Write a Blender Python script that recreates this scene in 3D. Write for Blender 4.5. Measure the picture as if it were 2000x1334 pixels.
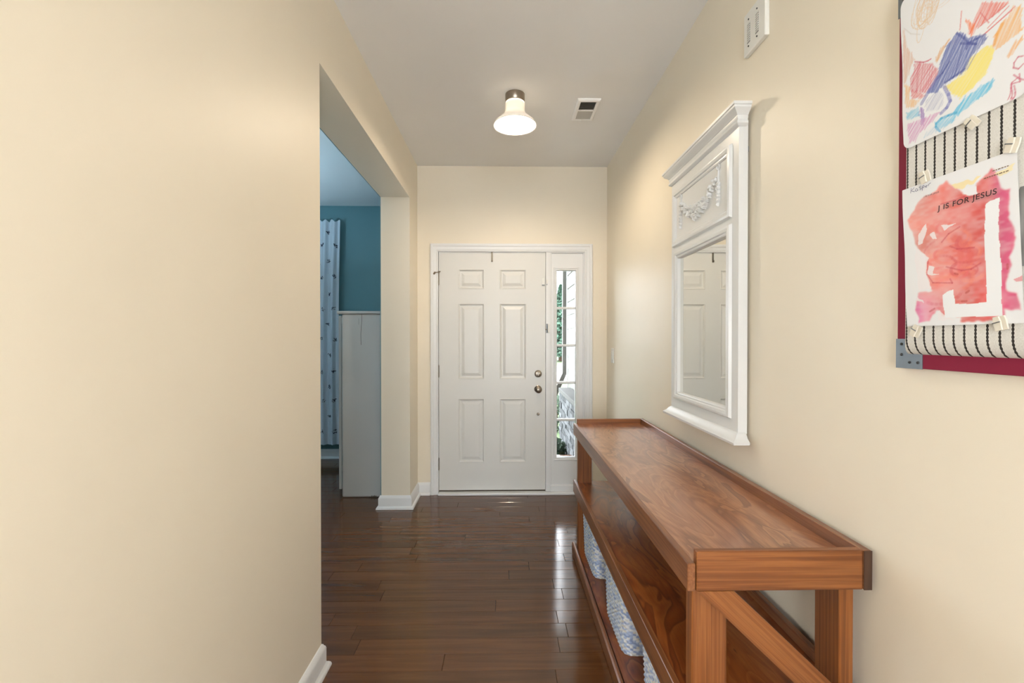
import bpy, bmesh, math, random
import numpy as np
from mathutils import Vector, Matrix, noise as mnoise

for o in list(bpy.data.objects): bpy.data.objects.remove(o)
SC = bpy.context.scene
COL = SC.collection
R = math.radians
PI = math.pi

# ------------------------------------------------------------------ camera
cam_d = bpy.data.cameras.new('camera'); cam = bpy.data.objects.new('camera', cam_d); COL.objects.link(cam)
cam_d.sensor_width = 36.0
cam_d.lens = 889.0 / 2000.0 * 36.0
cam_d.clip_start = 0.02; cam_d.clip_end = 400
CAM_H = 1.328
cam.location = (0, 0, CAM_H)
cam.rotation_euler = (R(90) - math.atan(7 / 889), 0, -math.atan(16 / 889))
SC.camera = cam

# ------------------------------------------------------------------ world, lights, exposure
SKY = 12.0
w = bpy.data.worlds.new('overcast_sky'); SC.world = w; w.use_nodes = True
bg = w.node_tree.nodes['Background']; bg.inputs[0].default_value = (0.90, 0.95, 1.0, 1); bg.inputs[1].default_value = SKY
SC.view_settings.view_transform = 'Standard'; SC.view_settings.look = 'None'
SC.view_settings.gamma = 1.0; SC.view_settings.exposure = 0.12
SC.view_settings.use_curve_mapping = False
BULB = 480.0          # hall lamp bulb
GLOBE_FILL = 68.0          # unseen globe lamps added behind the viewer for fill
WINDOW_FILL = 30.0  # area light added outside the unseen back windows to fill the hallway
DAY_SIDE = 10.0
UPLIGHT_FILL = 320.0     # unseen uplight added to brighten the side room
def window_light(name, loc, rot, sx, sy, power, color):
    l = bpy.data.lights.new(name, 'AREA'); l.shape = 'RECTANGLE'; l.size = sx; l.size_y = sy
    l.energy = power; l.color = color
    o = bpy.data.objects.new(name, l); COL.objects.link(o); o.location = loc; o.rotation_euler = rot
    return o
window_light('fill_room_behind', (0.2, -6.35, 1.5), (R(90), 0, 0), 3.6, 1.9, WINDOW_FILL, (0.95, 0.98, 1.0))
window_light('daylight_side_room', (-2.75, 5.35, 1.55), (R(-90), 0, 0), 1.2, 1.5, DAY_SIDE, (0.78, 0.90, 1.0))

# ------------------------------------------------------------------ helpers
def lin(c):
    return tuple((v / 255 / 12.92) if v / 255 <= 0.04045 else ((v / 255 + 0.055) / 1.055) ** 2.4 for v in c)
def tag(o, label=None, cat=None, group=None, kind=None):
    if label: o['label'] = label
    if cat: o['category'] = cat
    if group: o['group'] = group
    if kind: o['kind'] = kind
    return o
def empty(name, loc, label=None, cat=None, group=None, kind=None, rz=0):
    o = bpy.data.objects.new(name, None); COL.objects.link(o); o.location = loc; o.rotation_euler = (0, 0, rz)
    o.empty_display_size = 0.05
    return tag(o, label, cat, group, kind)

class MB:
    """collects simple shapes, then links them as one mesh object"""
    def __init__(s): s.bm = bmesh.new()
    def box(s, x0, x1, y0, y1, z0, z1, bev=0.0, seg=1):
        t = bmesh.new()
        bmesh.ops.create_cube(t, size=1.0)
        for v in t.verts:
            v.co = Vector(((x0 + x1) / 2 + v.co.x * (x1 - x0), (y0 + y1) / 2 + v.co.y * (y1 - y0), (z0 + z1) / 2 + v.co.z * (z1 - z0)))
        if bev > 0:
            bmesh.ops.bevel(t, geom=t.edges[:], offset=bev, segments=seg, profile=0.5, affect='EDGES')
        s.merge(t); return s
    def merge(s, t, M=None):
        if M is not None: bmesh.ops.transform(t, matrix=M, verts=t.verts[:])
        me = bpy.data.meshes.new('tmp'); t.to_mesh(me); t.free()
        s.bm.from_mesh(me); bpy.data.meshes.remove(me)
    def tube(s, pts, r, n=10, cap=True, closed=False):
        pts = [Vector(p) for p in pts]; rs = r if isinstance(r, (list, tuple)) else [r] * len(pts)
        rings = []; m = len(pts); prev = None
        for i, p in enumerate(pts):
            if closed: d = pts[(i + 1) % m] - pts[i - 1]
            else: d = pts[min(i + 1, m - 1)] - pts[max(i - 1, 0)]
            d.normalize()
            if prev is None:
                a = Vector((0, 0, 1)) if abs(d.z) < 0.9 else Vector((1, 0, 0))
                u = d.cross(a).normalized()
            else:
                u = (prev - d * prev.dot(d)).normalized()
            prev = u; v = d.cross(u)
            rings.append([s.bm.verts.new(p + (u * math.cos(2 * PI * k / n) + v * math.sin(2 * PI * k / n)) * rs[i]) for k in range(n)])
        for i in range(m if closed else m - 1):
            a, b = rings[i], rings[(i + 1) % m]
            for k in range(n): s.bm.faces.new((a[k], a[(k + 1) % n], b[(k + 1) % n], b[k]))
        if cap and not closed:
            s.bm.faces.new(rings[0][::-1]); s.bm.faces.new(rings[-1])
        return s
    def lathe(s, prof, M=None, n=32):
        t = bmesh.new(); rings = []
        for (r, z) in prof:
            if r < 1e-5: rings.append([t.verts.new((0, 0, z))])
            else: rings.append([t.verts.new((r * math.cos(2 * PI * k / n), r * math.sin(2 * PI * k / n), z)) for k in range(n)])
        for a, b in zip(rings, rings[1:]):
            for k in range(n):
                k2 = (k + 1) % n
                if len(a) == 1 and len(b) == 1: continue
                if len(a) == 1: t.faces.new((a[0], b[k], b[k2]))
                elif len(b) == 1: t.faces.new((a[k], b[0], a[k2]))
                else: t.faces.new((a[k], b[k], b[k2], a[k2]))
        s.merge(t, M); return s
    def prism(s, poly, h0, h1, P):
        """polygon in (u,v) extruded between heights, P maps (u,v,h) to 3D"""
        a = [s.bm.verts.new(P(u, v, h0)) for u, v in poly]; b = [s.bm.verts.new(P(u, v, h1)) for u, v in poly]
        n = len(poly); s.bm.faces.new(a); s.bm.faces.new(b[::-1])
        for i in range(n): s.bm.faces.new((a[i], b[i], b[(i + 1) % n], a[(i + 1) % n]))
        return s
    def rings(s, rect, prof, P, fill=False, openbottom=False):
        """mitred rectangular moulding: prof = (offset outward, height); P maps (u,v,h)"""
        u0, u1, v0, v1 = rect; prev = None; R_ = []
        for o, h in prof:
            vb = v0 if openbottom else v0 - o
            R_.append([s.bm.verts.new(P(*q, h)) for q in ((u0 - o, vb), (u0 - o, v1 + o), (u1 + o, v1 + o), (u1 + o, vb))])
        for a, b in zip(R_, R_[1:]):
            for i in range(3 if openbottom else 4):
                j = (i + 1) % 4; s.bm.faces.new((a[i], a[j], b[j], b[i]))
        if fill: s.bm.faces.new(R_[-1])
        return s
    def ellipsoid(s, c, r, M=None, sub=1):
        t = bmesh.new(); bmesh.ops.create_icosphere(t, subdivisions=sub, radius=1.0)
        m = Matrix.Translation(c) @ (M if M is not None else Matrix()) @ Matrix.Diagonal((*r, 1))
        s.merge(t, m); return s
    def build(s, name, mat, parent=None, smooth=None, loc=None, kind=None):
        bmesh.ops.recalc_face_normals(s.bm, faces=s.bm.faces[:])
        if loc is None and parent is not None: loc = Vector((0, 0, 0)); off = world_loc(parent)
        elif loc is None: off = Vector((0, 0, 0)); loc = off
        else: loc = Vector(loc); off = loc
        if off.length > 0: bmesh.ops.translate(s.bm, vec=-off, verts=s.bm.verts[:])
        me = bpy.data.meshes.new(name); s.bm.to_mesh(me); s.bm.free()
        if smooth is not None:
            me.shade_smooth(); me.set_sharp_from_angle(angle=R(smooth))
        o = bpy.data.objects.new(name, me); COL.objects.link(o)
        if parent is not None: o.parent = parent
        o.location = loc if parent is None else (0, 0, 0)
        me.materials.append(mat)
        if kind: o['kind'] = kind
        return o
def world_loc(o):
    v = Vector(o.location)
    while o.parent: o = o.parent; v = v + Vector(o.location)
    return v
def pydata(name, verts, faces, mat, parent=None, smooth=False, loc=(0, 0, 0)):
    me = bpy.data.meshes.new(name); me.from_pydata(verts, [], faces); me.update()
    if smooth: me.shade_smooth()
    o = bpy.data.objects.new(name, me); COL.objects.link(o); o.location = loc
    if parent is not None: o.parent = parent
    me.materials.append(mat); return o
def set_colors(me, cols, name='paint'):
    a = me.color_attributes.new(name, 'FLOAT_COLOR', 'POINT')
    c = np.ones((len(me.vertices), 4), np.float32); c[:, :3] = cols
    a.data.foreach_set('color', c.ravel())
def face_front(u, v, h): return (u, WALL_F - h, v)           # plane of the front-door wall

# ------------------------------------------------------------------ materials
def nodes(name):
    m = bpy.data.materials.new(name); m.use_nodes = True; nt = m.node_tree
    return m, nt, nt.nodes['Principled BSDF']
def N(nt, t, **k):
    n = nt.nodes.new(t)
    for a, b in k.items(): setattr(n, a, b)
    return n
def coords(nt, scale=(1, 1, 1), kind='Object', rnd=0.0):
    tc = N(nt, 'ShaderNodeTexCoord'); mp = N(nt, 'ShaderNodeMapping'); mp.inputs['Scale'].default_value = scale
    nt.links.new(tc.outputs[kind], mp.inputs['Vector'])
    if rnd:
        oi = N(nt, 'ShaderNodeObjectInfo'); ml = N(nt, 'ShaderNodeMath', operation='MULTIPLY'); ml.inputs[1].default_value = rnd
        nt.links.new(oi.outputs['Random'], ml.inputs[0])
        cb = N(nt, 'ShaderNodeCombineXYZ')
        for i in range(3): nt.links.new(ml.outputs[0], cb.inputs[i])
        nt.links.new(cb.outputs[0], mp.inputs['Location'])
    return mp.outputs[0]
def ramp(nt, fac, stops, interp='LINEAR'):
    r = N(nt, 'ShaderNodeValToRGB'); e = r.color_ramp.elements; r.color_ramp.interpolation = interp
    while len(e) < len(stops): e.new(0.5)
    for el, (p, c) in zip(e, stops): el.position = p; el.color = (*c, 1)
    nt.links.new(fac, r.inputs[0]); return r.outputs[0]
def noise(nt, vec, scale, detail=4, rough=0.55, dist=0.0):
    n = N(nt, 'ShaderNodeTexNoise'); n.inputs['Scale'].default_value = scale; n.inputs['Detail'].default_value = detail
    n.inputs['Roughness'].default_value = rough; n.inputs['Distortion'].default_value = dist
    nt.links.new(vec, n.inputs['Vector']); return n.outputs['Fac']
def bump(nt, h, p, strength, dist=0.001):
    b = N(nt, 'ShaderNodeBump'); b.inputs['Strength'].default_value = strength; b.inputs['Distance'].default_value = dist
    nt.links.new(h, b.inputs['Height']); nt.links.new(b.outputs[0], p.inputs['Normal'])
def mixc(nt, fac, a, b, mode='MIX'):
    m = N(nt, 'ShaderNodeMix', data_type='RGBA', blend_type=mode)
    for s, v in ((0, fac), (6, a), (7, b)):
        if hasattr(v, 'links') or isinstance(v, bpy.types.NodeSocket): nt.links.new(v, m.inputs[s])
        elif s == 0: m.inputs[0].default_value = v
        else: m.inputs[s].default_value = (*v, 1)
    return m.outputs[2]
def paint(name, rgb, rough=0.5, bs=0.0, bscale=300, var=0.02, spec=0.5):
    m, nt, p = nodes(name); c = lin(rgb); v = coords(nt)
    f = noise(nt, v, 2.5, 3)
    col = ramp(nt, f, [(0.3, tuple(x * (1 - var) for x in c)), (0.7, tuple(min(1, x * (1 + var)) for x in c))])
    nt.links.new(col, p.inputs['Base Color']); p.inputs['Roughness'].default_value = rough
    p.inputs['Specular IOR Level'].default_value = spec
    if bs: bump(nt, noise(nt, v, bscale, 3), p, bs)
    return m
def metal(name, rgb, rough=0.3):
    m, nt, p = nodes(name); v = coords(nt)
    c = lin(rgb); col = ramp(nt, noise(nt, v, 40, 3), [(0.3, tuple(x * 0.9 for x in c)), (0.7, c)])
    nt.links.new(col, p.inputs['Base Color'])
    p.inputs['Metallic'].default_value = 1; p.inputs['Roughness'].default_value = rough
    return m
def wood(name, axis, dark, mid, light, rough=0.3, coat=0.3, fine=1.0, cloud=0.5, contour=False):
    m, nt, p = nodes(name)
    k = 'xyz'.index(axis)
    sc = [26 * fine] * 3; sc[k] = 1.3
    g = noise(nt, coords(nt, tuple(sc), rnd=7.0), 1.0, 4, 0.5, 0.35)
    sc2 = [7.0] * 3; sc2[k] = 2.0
    cl = noise(nt, coords(nt, tuple(sc2), rnd=3.0), 1.0, 3, 0.55, 1.0)
    sc3 = [170.] * 3; sc3[k] = 5
    fib = noise(nt, coords(nt, tuple(sc3)), 1.0, 2)
    c1 = ramp(nt, g, [(0.30, lin(dark)), (0.44, lin(mid)), (0.52, lin(light)), (0.60, lin(mid)), (0.72, lin(dark))])
    if contour:
        c2 = ramp(nt, cl, [(0.28, lin(dark)), (0.36, lin(mid)), (0.42, lin(light)), (0.44, lin(dark)), (0.50, lin(mid)), (0.555, lin(light)), (0.57, lin(mid)), (0.66, lin(light)), (0.68, lin(dark)), (0.8, lin(mid))])
    else:
        c2 = ramp(nt, cl, [(0.3, lin(dark)), (0.55, lin(mid)), (0.75, lin(light))])
    c = mixc(nt, cloud, c1, c2)
    f2 = ramp(nt, fib, [(0.3, (0.82,) * 3), (0.6, (1, 1, 1))])
    c = mixc(nt, 1.0, c, f2, 'MULTIPLY')
    nt.links.new(c, p.inputs['Base Color']); p.inputs['Roughness'].default_value = rough
    p.inputs['Coat Weight'].default_value = coat; p.inputs['Coat Roughness'].default_value = 0.22
    bump(nt, fib, p, 0.10, 0.001)
    return m
def glass(name, tint=(1, 1, 1)):
    m = bpy.data.materials.new(name); m.use_nodes = True; nt = m.node_tree; nt.nodes.remove(nt.nodes['Principled BSDF'])
    out = nt.nodes['Material Output']; tr = N(nt, 'ShaderNodeBsdfTransparent'); tr.inputs[0].default_value = (*tint, 1)
    gl = N(nt, 'ShaderNodeBsdfGlossy'); gl.inputs['Roughness'].default_value = 0.02
    fr = N(nt, 'ShaderNodeFresnel'); fr.inputs[0].default_value = 1.3
    mx = N(nt, 'ShaderNodeMixShader'); nt.links.new(fr.outputs[0], mx.inputs[0]); nt.links.new(tr.outputs[0], mx.inputs[1]); nt.links.new(gl.outputs[0], mx.inputs[2])
    nt.links.new(mx.outputs[0], out.inputs[0]); return m
def emit(name, rgb, s):
    m, nt, p = nodes(name); p.inputs['Base Color'].default_value = (*rgb, 1)
    p.inputs['Emission Color'].default_value = (*rgb, 1); p.inputs['Emission Strength'].default_value = s; return m
def vcol(name, rough=0.6, bs=0.0, sheen=0.0):
    m, nt, p = nodes(name); a = N(nt, 'ShaderNodeAttribute', attribute_name='paint')
    nt.links.new(a.outputs['Color'], p.inputs['Base Color']); p.inputs['Roughness'].default_value = rough
    p.inputs['Specular IOR Level'].default_value = 0.3
    if bs: bump(nt, noise(nt, coords(nt), 900, 2), p, bs, 0.0005)
    return m

M = {}
M['cream'] = paint('cream_satin_wall_paint', (239, 230, 212), 0.46, 0.10, 420, 0.012)
M['teal'] = paint('teal_wall_paint', (104, 148, 156), 0.5, 0.08, 420)
M['ceiling'] = paint('white_ceiling_paint', (244, 244, 244), 0.8, 0.25, 260, 0.01)
M['trim'] = paint('white_gloss_trim_paint', (234, 236, 238), 0.3, 0.03, 80, 0.01)
M['door'] = paint('white_door_paint', (228, 228, 225), 0.35, 0.03, 60, 0.01)
M['mirror_frame'] = paint('white_frame_paint', (228, 230, 231), 0.28, 0.25, 90, 0.01)
M['cabinet'] = paint('white_cabinet_paint', (208, 206, 202), 0.5, 0.05, 60, 0.02)
M['plastic'] = paint('white_plastic', (236, 236, 232), 0.4)
M['nickel'] = metal('brushed_nickel', (160, 150, 138), 0.28)
M['hinge'] = metal('aged_nickel_hinge', (128, 120, 108), 0.4)
M['steel'] = metal('galvanised_steel', (140, 147, 154), 0.5)
M['darksteel'] = metal('dark_steel', (90, 92, 95), 0.35)
M['black'] = paint('black_shadow_gap', (20, 19, 18), 0.8)
M['rubber'] = paint('dark_brown_weatherstrip', (74, 64, 52), 0.7)
M['glass'] = glass('clear_window_glass')
def mk_mirror():
    m, nt, p = nodes('silvered_mirror'); f = noise(nt, coords(nt), 2)
    nt.links.new(ramp(nt, f, [(0.3, (0.80, 0.80, 0.76)), (0.7, (0.82, 0.82, 0.78))]), p.inputs['Base Color'])
    p.inputs['Metallic'].default_value = 1; p.inputs['Roughness'].default_value = 0.015; return m
M['mirror'] = mk_mirror()
def mk_floor(name, planks):
    m, nt, p = nodes(name)
    v = coords(nt, (1.4, 22, 22), rnd=11.0 if not planks else 0)
    g = noise(nt, v, 1.0, 5, 0.6, 0.5)
    big = noise(nt, coords(nt, (1.2, 4, 4)), 1.0, 2)
    c = ramp(nt, g, [(0.25, lin((76, 47, 25))), (0.5, lin((91, 57, 31))), (0.75, lin((105, 68, 38)))])
    oi = N(nt, 'ShaderNodeObjectInfo')
    t = ramp(nt, oi.outputs['Random'], [(0.0, (0.88, 0.88, 0.88)), (1.0, (1.10, 1.07, 1.04))])
    c = mixc(nt, 1.0, c, t, 'MULTIPLY')
    if planks:
        br = N(nt, 'ShaderNodeTexBrick'); nt.links.new(coords(nt), br.inputs['Vector'])
        br.inputs['Scale'].default_value = 1; br.inputs['Brick Width'].default_value = 1.2; br.inputs['Row Height'].default_value = 0.0977
        br.inputs['Mortar Size'].default_value = 0.0012
        br.inputs['Color1'].default_value = (0.85, 0.85, 0.85, 1); br.inputs['Color2'].default_value = (1.1, 1.1, 1.1, 1); br.inputs['Mortar'].default_value = (0.3, 0.3, 0.3, 1)
        c = mixc(nt, 1.0, c, br.outputs['Color'], 'MULTIPLY')
    nt.links.new(c, p.inputs['Base Color'])
    fib = noise(nt, coords(nt, (4, 160, 160)), 1.0, 3)
    rr = ramp(nt, fib, [(0.3, (0.10,) * 3), (0.7, (0.16,) * 3)])
    nt.links.new(rr, p.inputs['Roughness'])
    p.inputs['Specular IOR Level'].default_value = 0.5
    bump(nt, fib, p, 0.03, 0.0010)
    return m
M['plank'] = mk_floor('dark_walnut_plank', False)
M['plankfar'] = mk_floor('dark_walnut_floor', True)
D_, Md, L_ = (98, 52, 21), (132, 75, 32), (160, 100, 51)
M['wx'] = wood('stained_pine_x', 'x', D_, Md, L_, 0.4, 0.1, fine=3.0, cloud=0.35)
M['wy'] = wood('stained_pine_y', 'y', (98, 54, 28), (130, 78, 42), (154, 100, 60), 0.36, 0.25, fine=2.2, cloud=0.4)
M['wz'] = wood('stained_pine_z', 'z', D_, Md, L_, 0.4, 0.1, fine=3.0, cloud=0.35)
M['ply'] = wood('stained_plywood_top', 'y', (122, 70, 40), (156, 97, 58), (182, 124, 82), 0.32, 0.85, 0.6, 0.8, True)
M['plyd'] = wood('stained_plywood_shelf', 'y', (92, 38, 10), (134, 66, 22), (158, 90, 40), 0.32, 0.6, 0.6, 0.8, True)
M['endgrain'] = wood('dark_end_grain', 'z', (46, 28, 18), (66, 42, 28), (84, 56, 38), 0.6, 0.0, 1.5)

# ------------------------------------------------------------------ dimensions (metres; camera at x=0, y=0)
WALL_L, WALL_R, WALL_F, CEIL = -0.73, 0.878, 3.865, 2.78
OPEN_N, OPEN_F, OPEN_Z = 1.825, 3.55, 2.418          # wide opening into the side room
WL_BACK = -0.953                                     # side-room face of the left wall
SIDE_F = 5.05                                        # far wall of the side room
random.seed(4)

# ------------------------------------------------------------------ floor: base and single planks
fl = MB().box(-4.4, 3.6, -6.2, 5.2, -0.10, -0.012).build('floor', M['plankfar'])
tag(fl, 'dark brown hardwood plank floor of the hallway and side room', 'floor', kind='structure')
pl = MB().box(-4.3, 3.5, -6.1, 0.38, -0.012, 0.0).build('floor_field', M['plankfar'], fl)
pl2 = MB().box(-4.3, -2.62, 0.38, 5.1, -0.012, 0.0).build('floor_field', M['plankfar'], fl)
PW = 0.0977
def plank(x0, x1, y0, y1):
    g = 0.0005; b = 0.0012
    a, c, d, e = x0 + g, x1 - g, y0 + g, y1 - g
    cx, cy = (a + c) / 2, (d + e) / 2
    V = []
    for z, i in ((-0.012, 0), (-b, 0), (0, b)):
        V += [(a + i - cx, d + i - cy, z), (c - i - cx, d + i - cy, z), (c - i - cx, e - i - cy, z), (a + i - cx, e - i - cy, z)]
    F = [(0, 3, 2, 1), (8, 9, 10, 11)]
    for k in (0, 4):
        for i in range(4):
            j = (i + 1) % 4; F.append((k + i, k + j, k + 4 + j, k + 4 + i))
    o = pydata('plank', V, F, M['plank'], fl, loc=(cx, cy, 0))
JOINTS = {2.476: [0.267, -0.67], 2.184: [0.254], 2.283: [-0.041], 1.892: [-0.248], 1.797: [0.206], 2.574: [-0.964], 2.092: [-0.675]}
row0 = 2.2 - PW * 19
k = 0
y = row0 + 0.001
while y < 5.1:
    y1 = y + PW
    right = 0.90 if y < WALL_F + 0.1 else -0.9
    cuts = None
    for jy, js in JOINTS.items():
        if y <= jy < y1: cuts = sorted(js)
    if cuts is None: cuts = [random.uniform(-0.9, 0.5)]
    c = cuts[0]
    while c - 1.2 > -2.5: c -= random.uniform(0.85, 1.25); cuts.insert(0, c)
    c = cuts[-1]
    while c + 1.15 < right: c += random.uniform(0.85, 1.25); cuts.append(c)
    cuts = [q for q in cuts if -2.5 < q < right - 0.08]
    xs = [-2.62] + cuts + [right]
    for a, b in zip(xs, xs[1:]): plank(a, b, y, y1)
    y = y1

# ------------------------------------------------------------------ walls and ceiling
ce = MB().box(-4.4, 3.6, -6.2, 5.2, CEIL, CEIL + 0.12).build('ceiling', M['ceiling'])
tag(ce, 'flat white painted ceiling above the hallway', 'ceiling', kind='structure')
m = MB()
m.box(WL_BACK, WALL_L, -1.2, OPEN_N, 0, CEIL)
m.box(WL_BACK, WALL_L, OPEN_N, OPEN_F, OPEN_Z, CEIL)
m.box(WL_BACK, WALL_L, OPEN_F, WALL_F + 0.14, 0, CEIL)
wl = tag(m.build('wall_left', M['cream']), 'cream left hallway wall with wide doorless opening to the teal room', 'wall', kind='structure')
wr = tag(MB().box(WALL_R, WALL_R + 0.12, -1.2, WALL_F + 0.14, 0, CEIL).build('wall_right', M['cream']), 'cream right hallway wall behind the mirror and console', 'wall', kind='structure')
m = MB()
DX0, DX1, DZ1 = -0.566, 0.692, 2.068
m.box(WALL_L, DX0, WALL_F, WALL_F + 0.14, 0, CEIL)
m.box(DX1, WALL_R, WALL_F, WALL_F + 0.14, 0, CEIL)
m.box(DX0, DX1, WALL_F, WALL_F + 0.14, DZ1, CEIL)
wf = tag(m.build('wall_front', M['cream']), 'cream end wall around the white front door', 'wall', kind='structure')
# teal side room
m = MB()
m.box(WL_BACK - 0.006, WL_BACK, -1.2, OPEN_N - 0.001, 0, CEIL)
m.box(WL_BACK - 0.006, WL_BACK, OPEN_N - 0.001, OPEN_F + 0.001, OPEN_Z + 0.001, CEIL)
m.box(WL_BACK - 0.006, WL_BACK, OPEN_F + 0.001, SIDE_F, 0, CEIL)
m.box(WL_BACK, WL_BACK + 0.12, WALL_F + 0.14, SIDE_F, 0, CEIL)
tag(m.build('wall_side_room_right', M['teal']), 'teal side of the wall between the side room and hallway', 'wall', kind='structure')
WX0, WX1, WZ0, WZ1 = -3.35, -2.15, 0.75, 2.35
m = MB()
m.box(-4.2, WX0, SIDE_F, SIDE_F + 0.12, 0, CEIL); m.box(WX1, WL_BACK, SIDE_F, SIDE_F + 0.12, 0, CEIL)
m.box(WX0, WX1, SIDE_F, SIDE_F + 0.12, 0, WZ0); m.box(WX0, WX1, SIDE_F, SIDE_F + 0.12, WZ1, CEIL)
tag(m.build('wall_side_room_front', M['teal']), 'teal far wall of the side room behind the curtain', 'wall', kind='structure')
tag(MB().box(-4.3, -4.2, -1.2, SIDE_F + 0.12, 0, CEIL).build('wall_side_room_left', M['teal']), 'teal left wall of the side room out of view', 'wall', kind='structure')
tag(MB().box(-4.2, WL_BACK - 0.006, -1.2, -1.1, 0, CEIL).build('wall_side_room_back', M['teal']), 'teal rear wall of the side room out of view', 'wall', kind='structure')
# room behind the camera
BW = [(-1.7, -0.1), (0.5, 2.1)]
m = MB(); xs = [-4.2]
for a, b in BW:
    m.box(xs[-1], a, -6.12, -6.0, 0, CEIL); m.box(a, b, -6.12, -6.0, 0, 0.5); m.box(a, b, -6.12, -6.0, 2.5, CEIL); xs.append(b)
m.box(xs[-1], 3.4, -6.12, -6.0, 0, CEIL)
tag(m.build('wall_back', M['cream']), 'cream back wall with two windows behind the viewer', 'wall', kind='structure')
m = MB(); m.box(-4.3, -4.2, -6.12, -1.2, 0, CEIL); m.box(-4.2, WL_BACK, -1.2, -1.19, 0, CEIL)
tag(m.build('wall_back_left', M['cream']), 'cream side wall of the room behind the viewer', 'wall', kind='structure')
m = MB(); m.box(3.4, 3.5, -6.12, -1.2, 0, CEIL); m.box(WALL_R, 3.4, -1.32, -1.2, 0, CEIL)
tag(m.build('wall_back_right', M['cream']), 'cream right side wall of the room behind the viewer', 'wall', kind='structure')
def simple_window(name, x0, x1, z0, z1, yf, ydir, label):
    """casement with frame, mullion, meeting rail and panes; yf is the outer face of the wall"""
    r = empty(name, ((x0 + x1) / 2, yf, z0), label, 'window', kind='structure')
    f = MB(); d0, d1 = sorted((yf, yf + ydir * 0.06))
    for b in ((x0, x0 + 0.05, z0, z1), (x1 - 0.05, x1, z0, z1), (x0 + 0.05, x1 - 0.05, z0, z0 + 0.05), (x0 + 0.05, x1 - 0.05, z1 - 0.05, z1)):
        f.box(b[0], b[1], d0, d1, b[2], b[3], 0.004)
    f.build('window_frame', M['trim'], r)
    zm = (z0 + z1) / 2
    MB().box(x0 + 0.05, x1 - 0.05, d0 + 0.01, d1 - 0.01, zm - 0.02, zm + 0.02, 0.003).build('meeting_rail', M['trim'], r)
    for a, b in ((z0 + 0.05, zm - 0.02), (zm + 0.02, z1 - 0.05)):
        MB().box(x0 + 0.05, x1 - 0.05, (d0 + d1) / 2 - 0.002, (d0 + d1) / 2 + 0.002, a, b).build('pane', M['glass'], r)
    return r
simple_window('window_2', WX0, WX1, WZ0, WZ1, SIDE_F + 0.05, 1, 'white framed window beside the curtain in the teal room')
simple_window('window_3', BW[0][0], BW[0][1], 0.5, 2.5, -6.06, -1, 'tall white framed window behind the viewer, left one')
simple_window('window_4', BW[1][0], BW[1][1], 0.5, 2.5, -6.06, -1, 'tall white framed window behind the viewer, right one')

# ------------------------------------------------------------------ baseboards
BASE_PROF = [(0.0, 0.0), (0.030, 0.0), (0.030, 0.006), (0.027, 0.014), (0.021, 0.020), (0.0145, 0.022), (0.0145, 0.080), (0.012, 0.088), (0.0075, 0.094), (0.005, 0.100), (0.0, 0.103)]
def sweep(path, prof, name, label):
    """profile (distance to the left of the path, height) swept with mitred corners"""
    P = [Vector((a, b)) for a, b in path]; rings = []
    for i, p in enumerate(P):
        ns = []
        if i > 0: d = (P[i] - P[i - 1]).normalized(); ns.append(Vector((-d.y, d.x)))
        if i < len(P) - 1: d = (P[i + 1] - P[i]).normalized(); ns.append(Vector((-d.y, d.x)))
        n = ns[0] if len(ns) == 1 else (ns[0] + ns[1]) / (1 + ns[0].dot(ns[1]))
        rings.append([(p.x + n.x * o, p.y + n.y * o, z) for o, z in prof])
    m = MB(); rv = [[m.bm.verts.new(c) for c in r] for r in rings]; k = len(prof)
    for a, b in zip(rv, rv[1:]):
        for i in range(k - 1): m.bm.faces.new((a[i], a[i + 1], b[i + 1], b[i]))
    m.bm.faces.new(rv[0]); m.bm.faces.new(rv[-1][::-1])
    return tag(m.build(name, M['trim'], smooth=40), label, 'baseboard', kind='structure')
sweep([(WL_BACK, OPEN_N), (WALL_L, OPEN_N), (WALL_L, -1.2)], BASE_PROF, 'baseboard_left_near', 'white baseboard wrapping the near end of the left wall')
sweep([(-0.622, WALL_F), (WALL_L, WALL_F), (WALL_L, OPEN_F), (WL_BACK - 0.006, OPEN_F), (WL_BACK - 0.006, OPEN_F + 0.2)], BASE_PROF, 'baseboard_left_far', 'white baseboard turning around the stub wall beside the front door')
sweep([(WALL_R, -1.2), (WALL_R, WALL_F), (0.757, WALL_F)], BASE_PROF, 'baseboard_right', 'white baseboard along the right wall behind the console')
sweep([(WL_BACK - 0.006, 4.75), (WL_BACK - 0.006, SIDE_F), (-4.2, SIDE_F)], BASE_PROF, 'baseboard_side_room', 'white baseboard below the curtain on the teal wall')

# ------------------------------------------------------------------ front door, casing, sidelight
CAS = [(0.0, -0.02), (0.0, 0.010), (0.006, 0.013), (0.012, 0.012), (0.016, 0.015), (0.040, 0.018), (0.046, 0.022), (0.058, 0.023), (0.066, 0.019), (0.068, 0.0)]
m = MB(); m.rings((-0.553, 0.686, 0.0, 2.057), CAS, face_front, openbottom=True)
tag(m.build('trim_door_casing', M['trim'], smooth=25), 'white moulded casing around the front door and sidelight', 'door casing', kind='structure')
m = MB()
m.box(DX0, -0.553, WALL_F + 0.002, WALL_F + 0.139, 0, 2.068); m.box(0.686, DX1, WALL_F + 0.002, WALL_F + 0.139, 0, 2.068)
m.box(-0.553, 0.686, WALL_F + 0.002, WALL_F + 0.139, 2.0605, 2.068)
m.box(0.357, 0.395, WALL_F - 0.006, WALL_F + 0.139, 0.022, 2.0605, 0.002)
m.box(-0.553, -0.540, WALL_F + 0.056, WALL_F + 0.10, 0.022, 2.0605); m.box(0.343, 0.357, WALL_F + 0.056, WALL_F + 0.10, 0.022, 2.0605)
m.box(-0.540, 0.343, WALL_F + 0.056, WALL_F + 0.10, 2.047, 2.0605)
tag(m.build('trim_door_jamb', M['trim']), 'white jamb and mullion between the front door and sidelight', 'door jamb', kind='structure')
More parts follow.
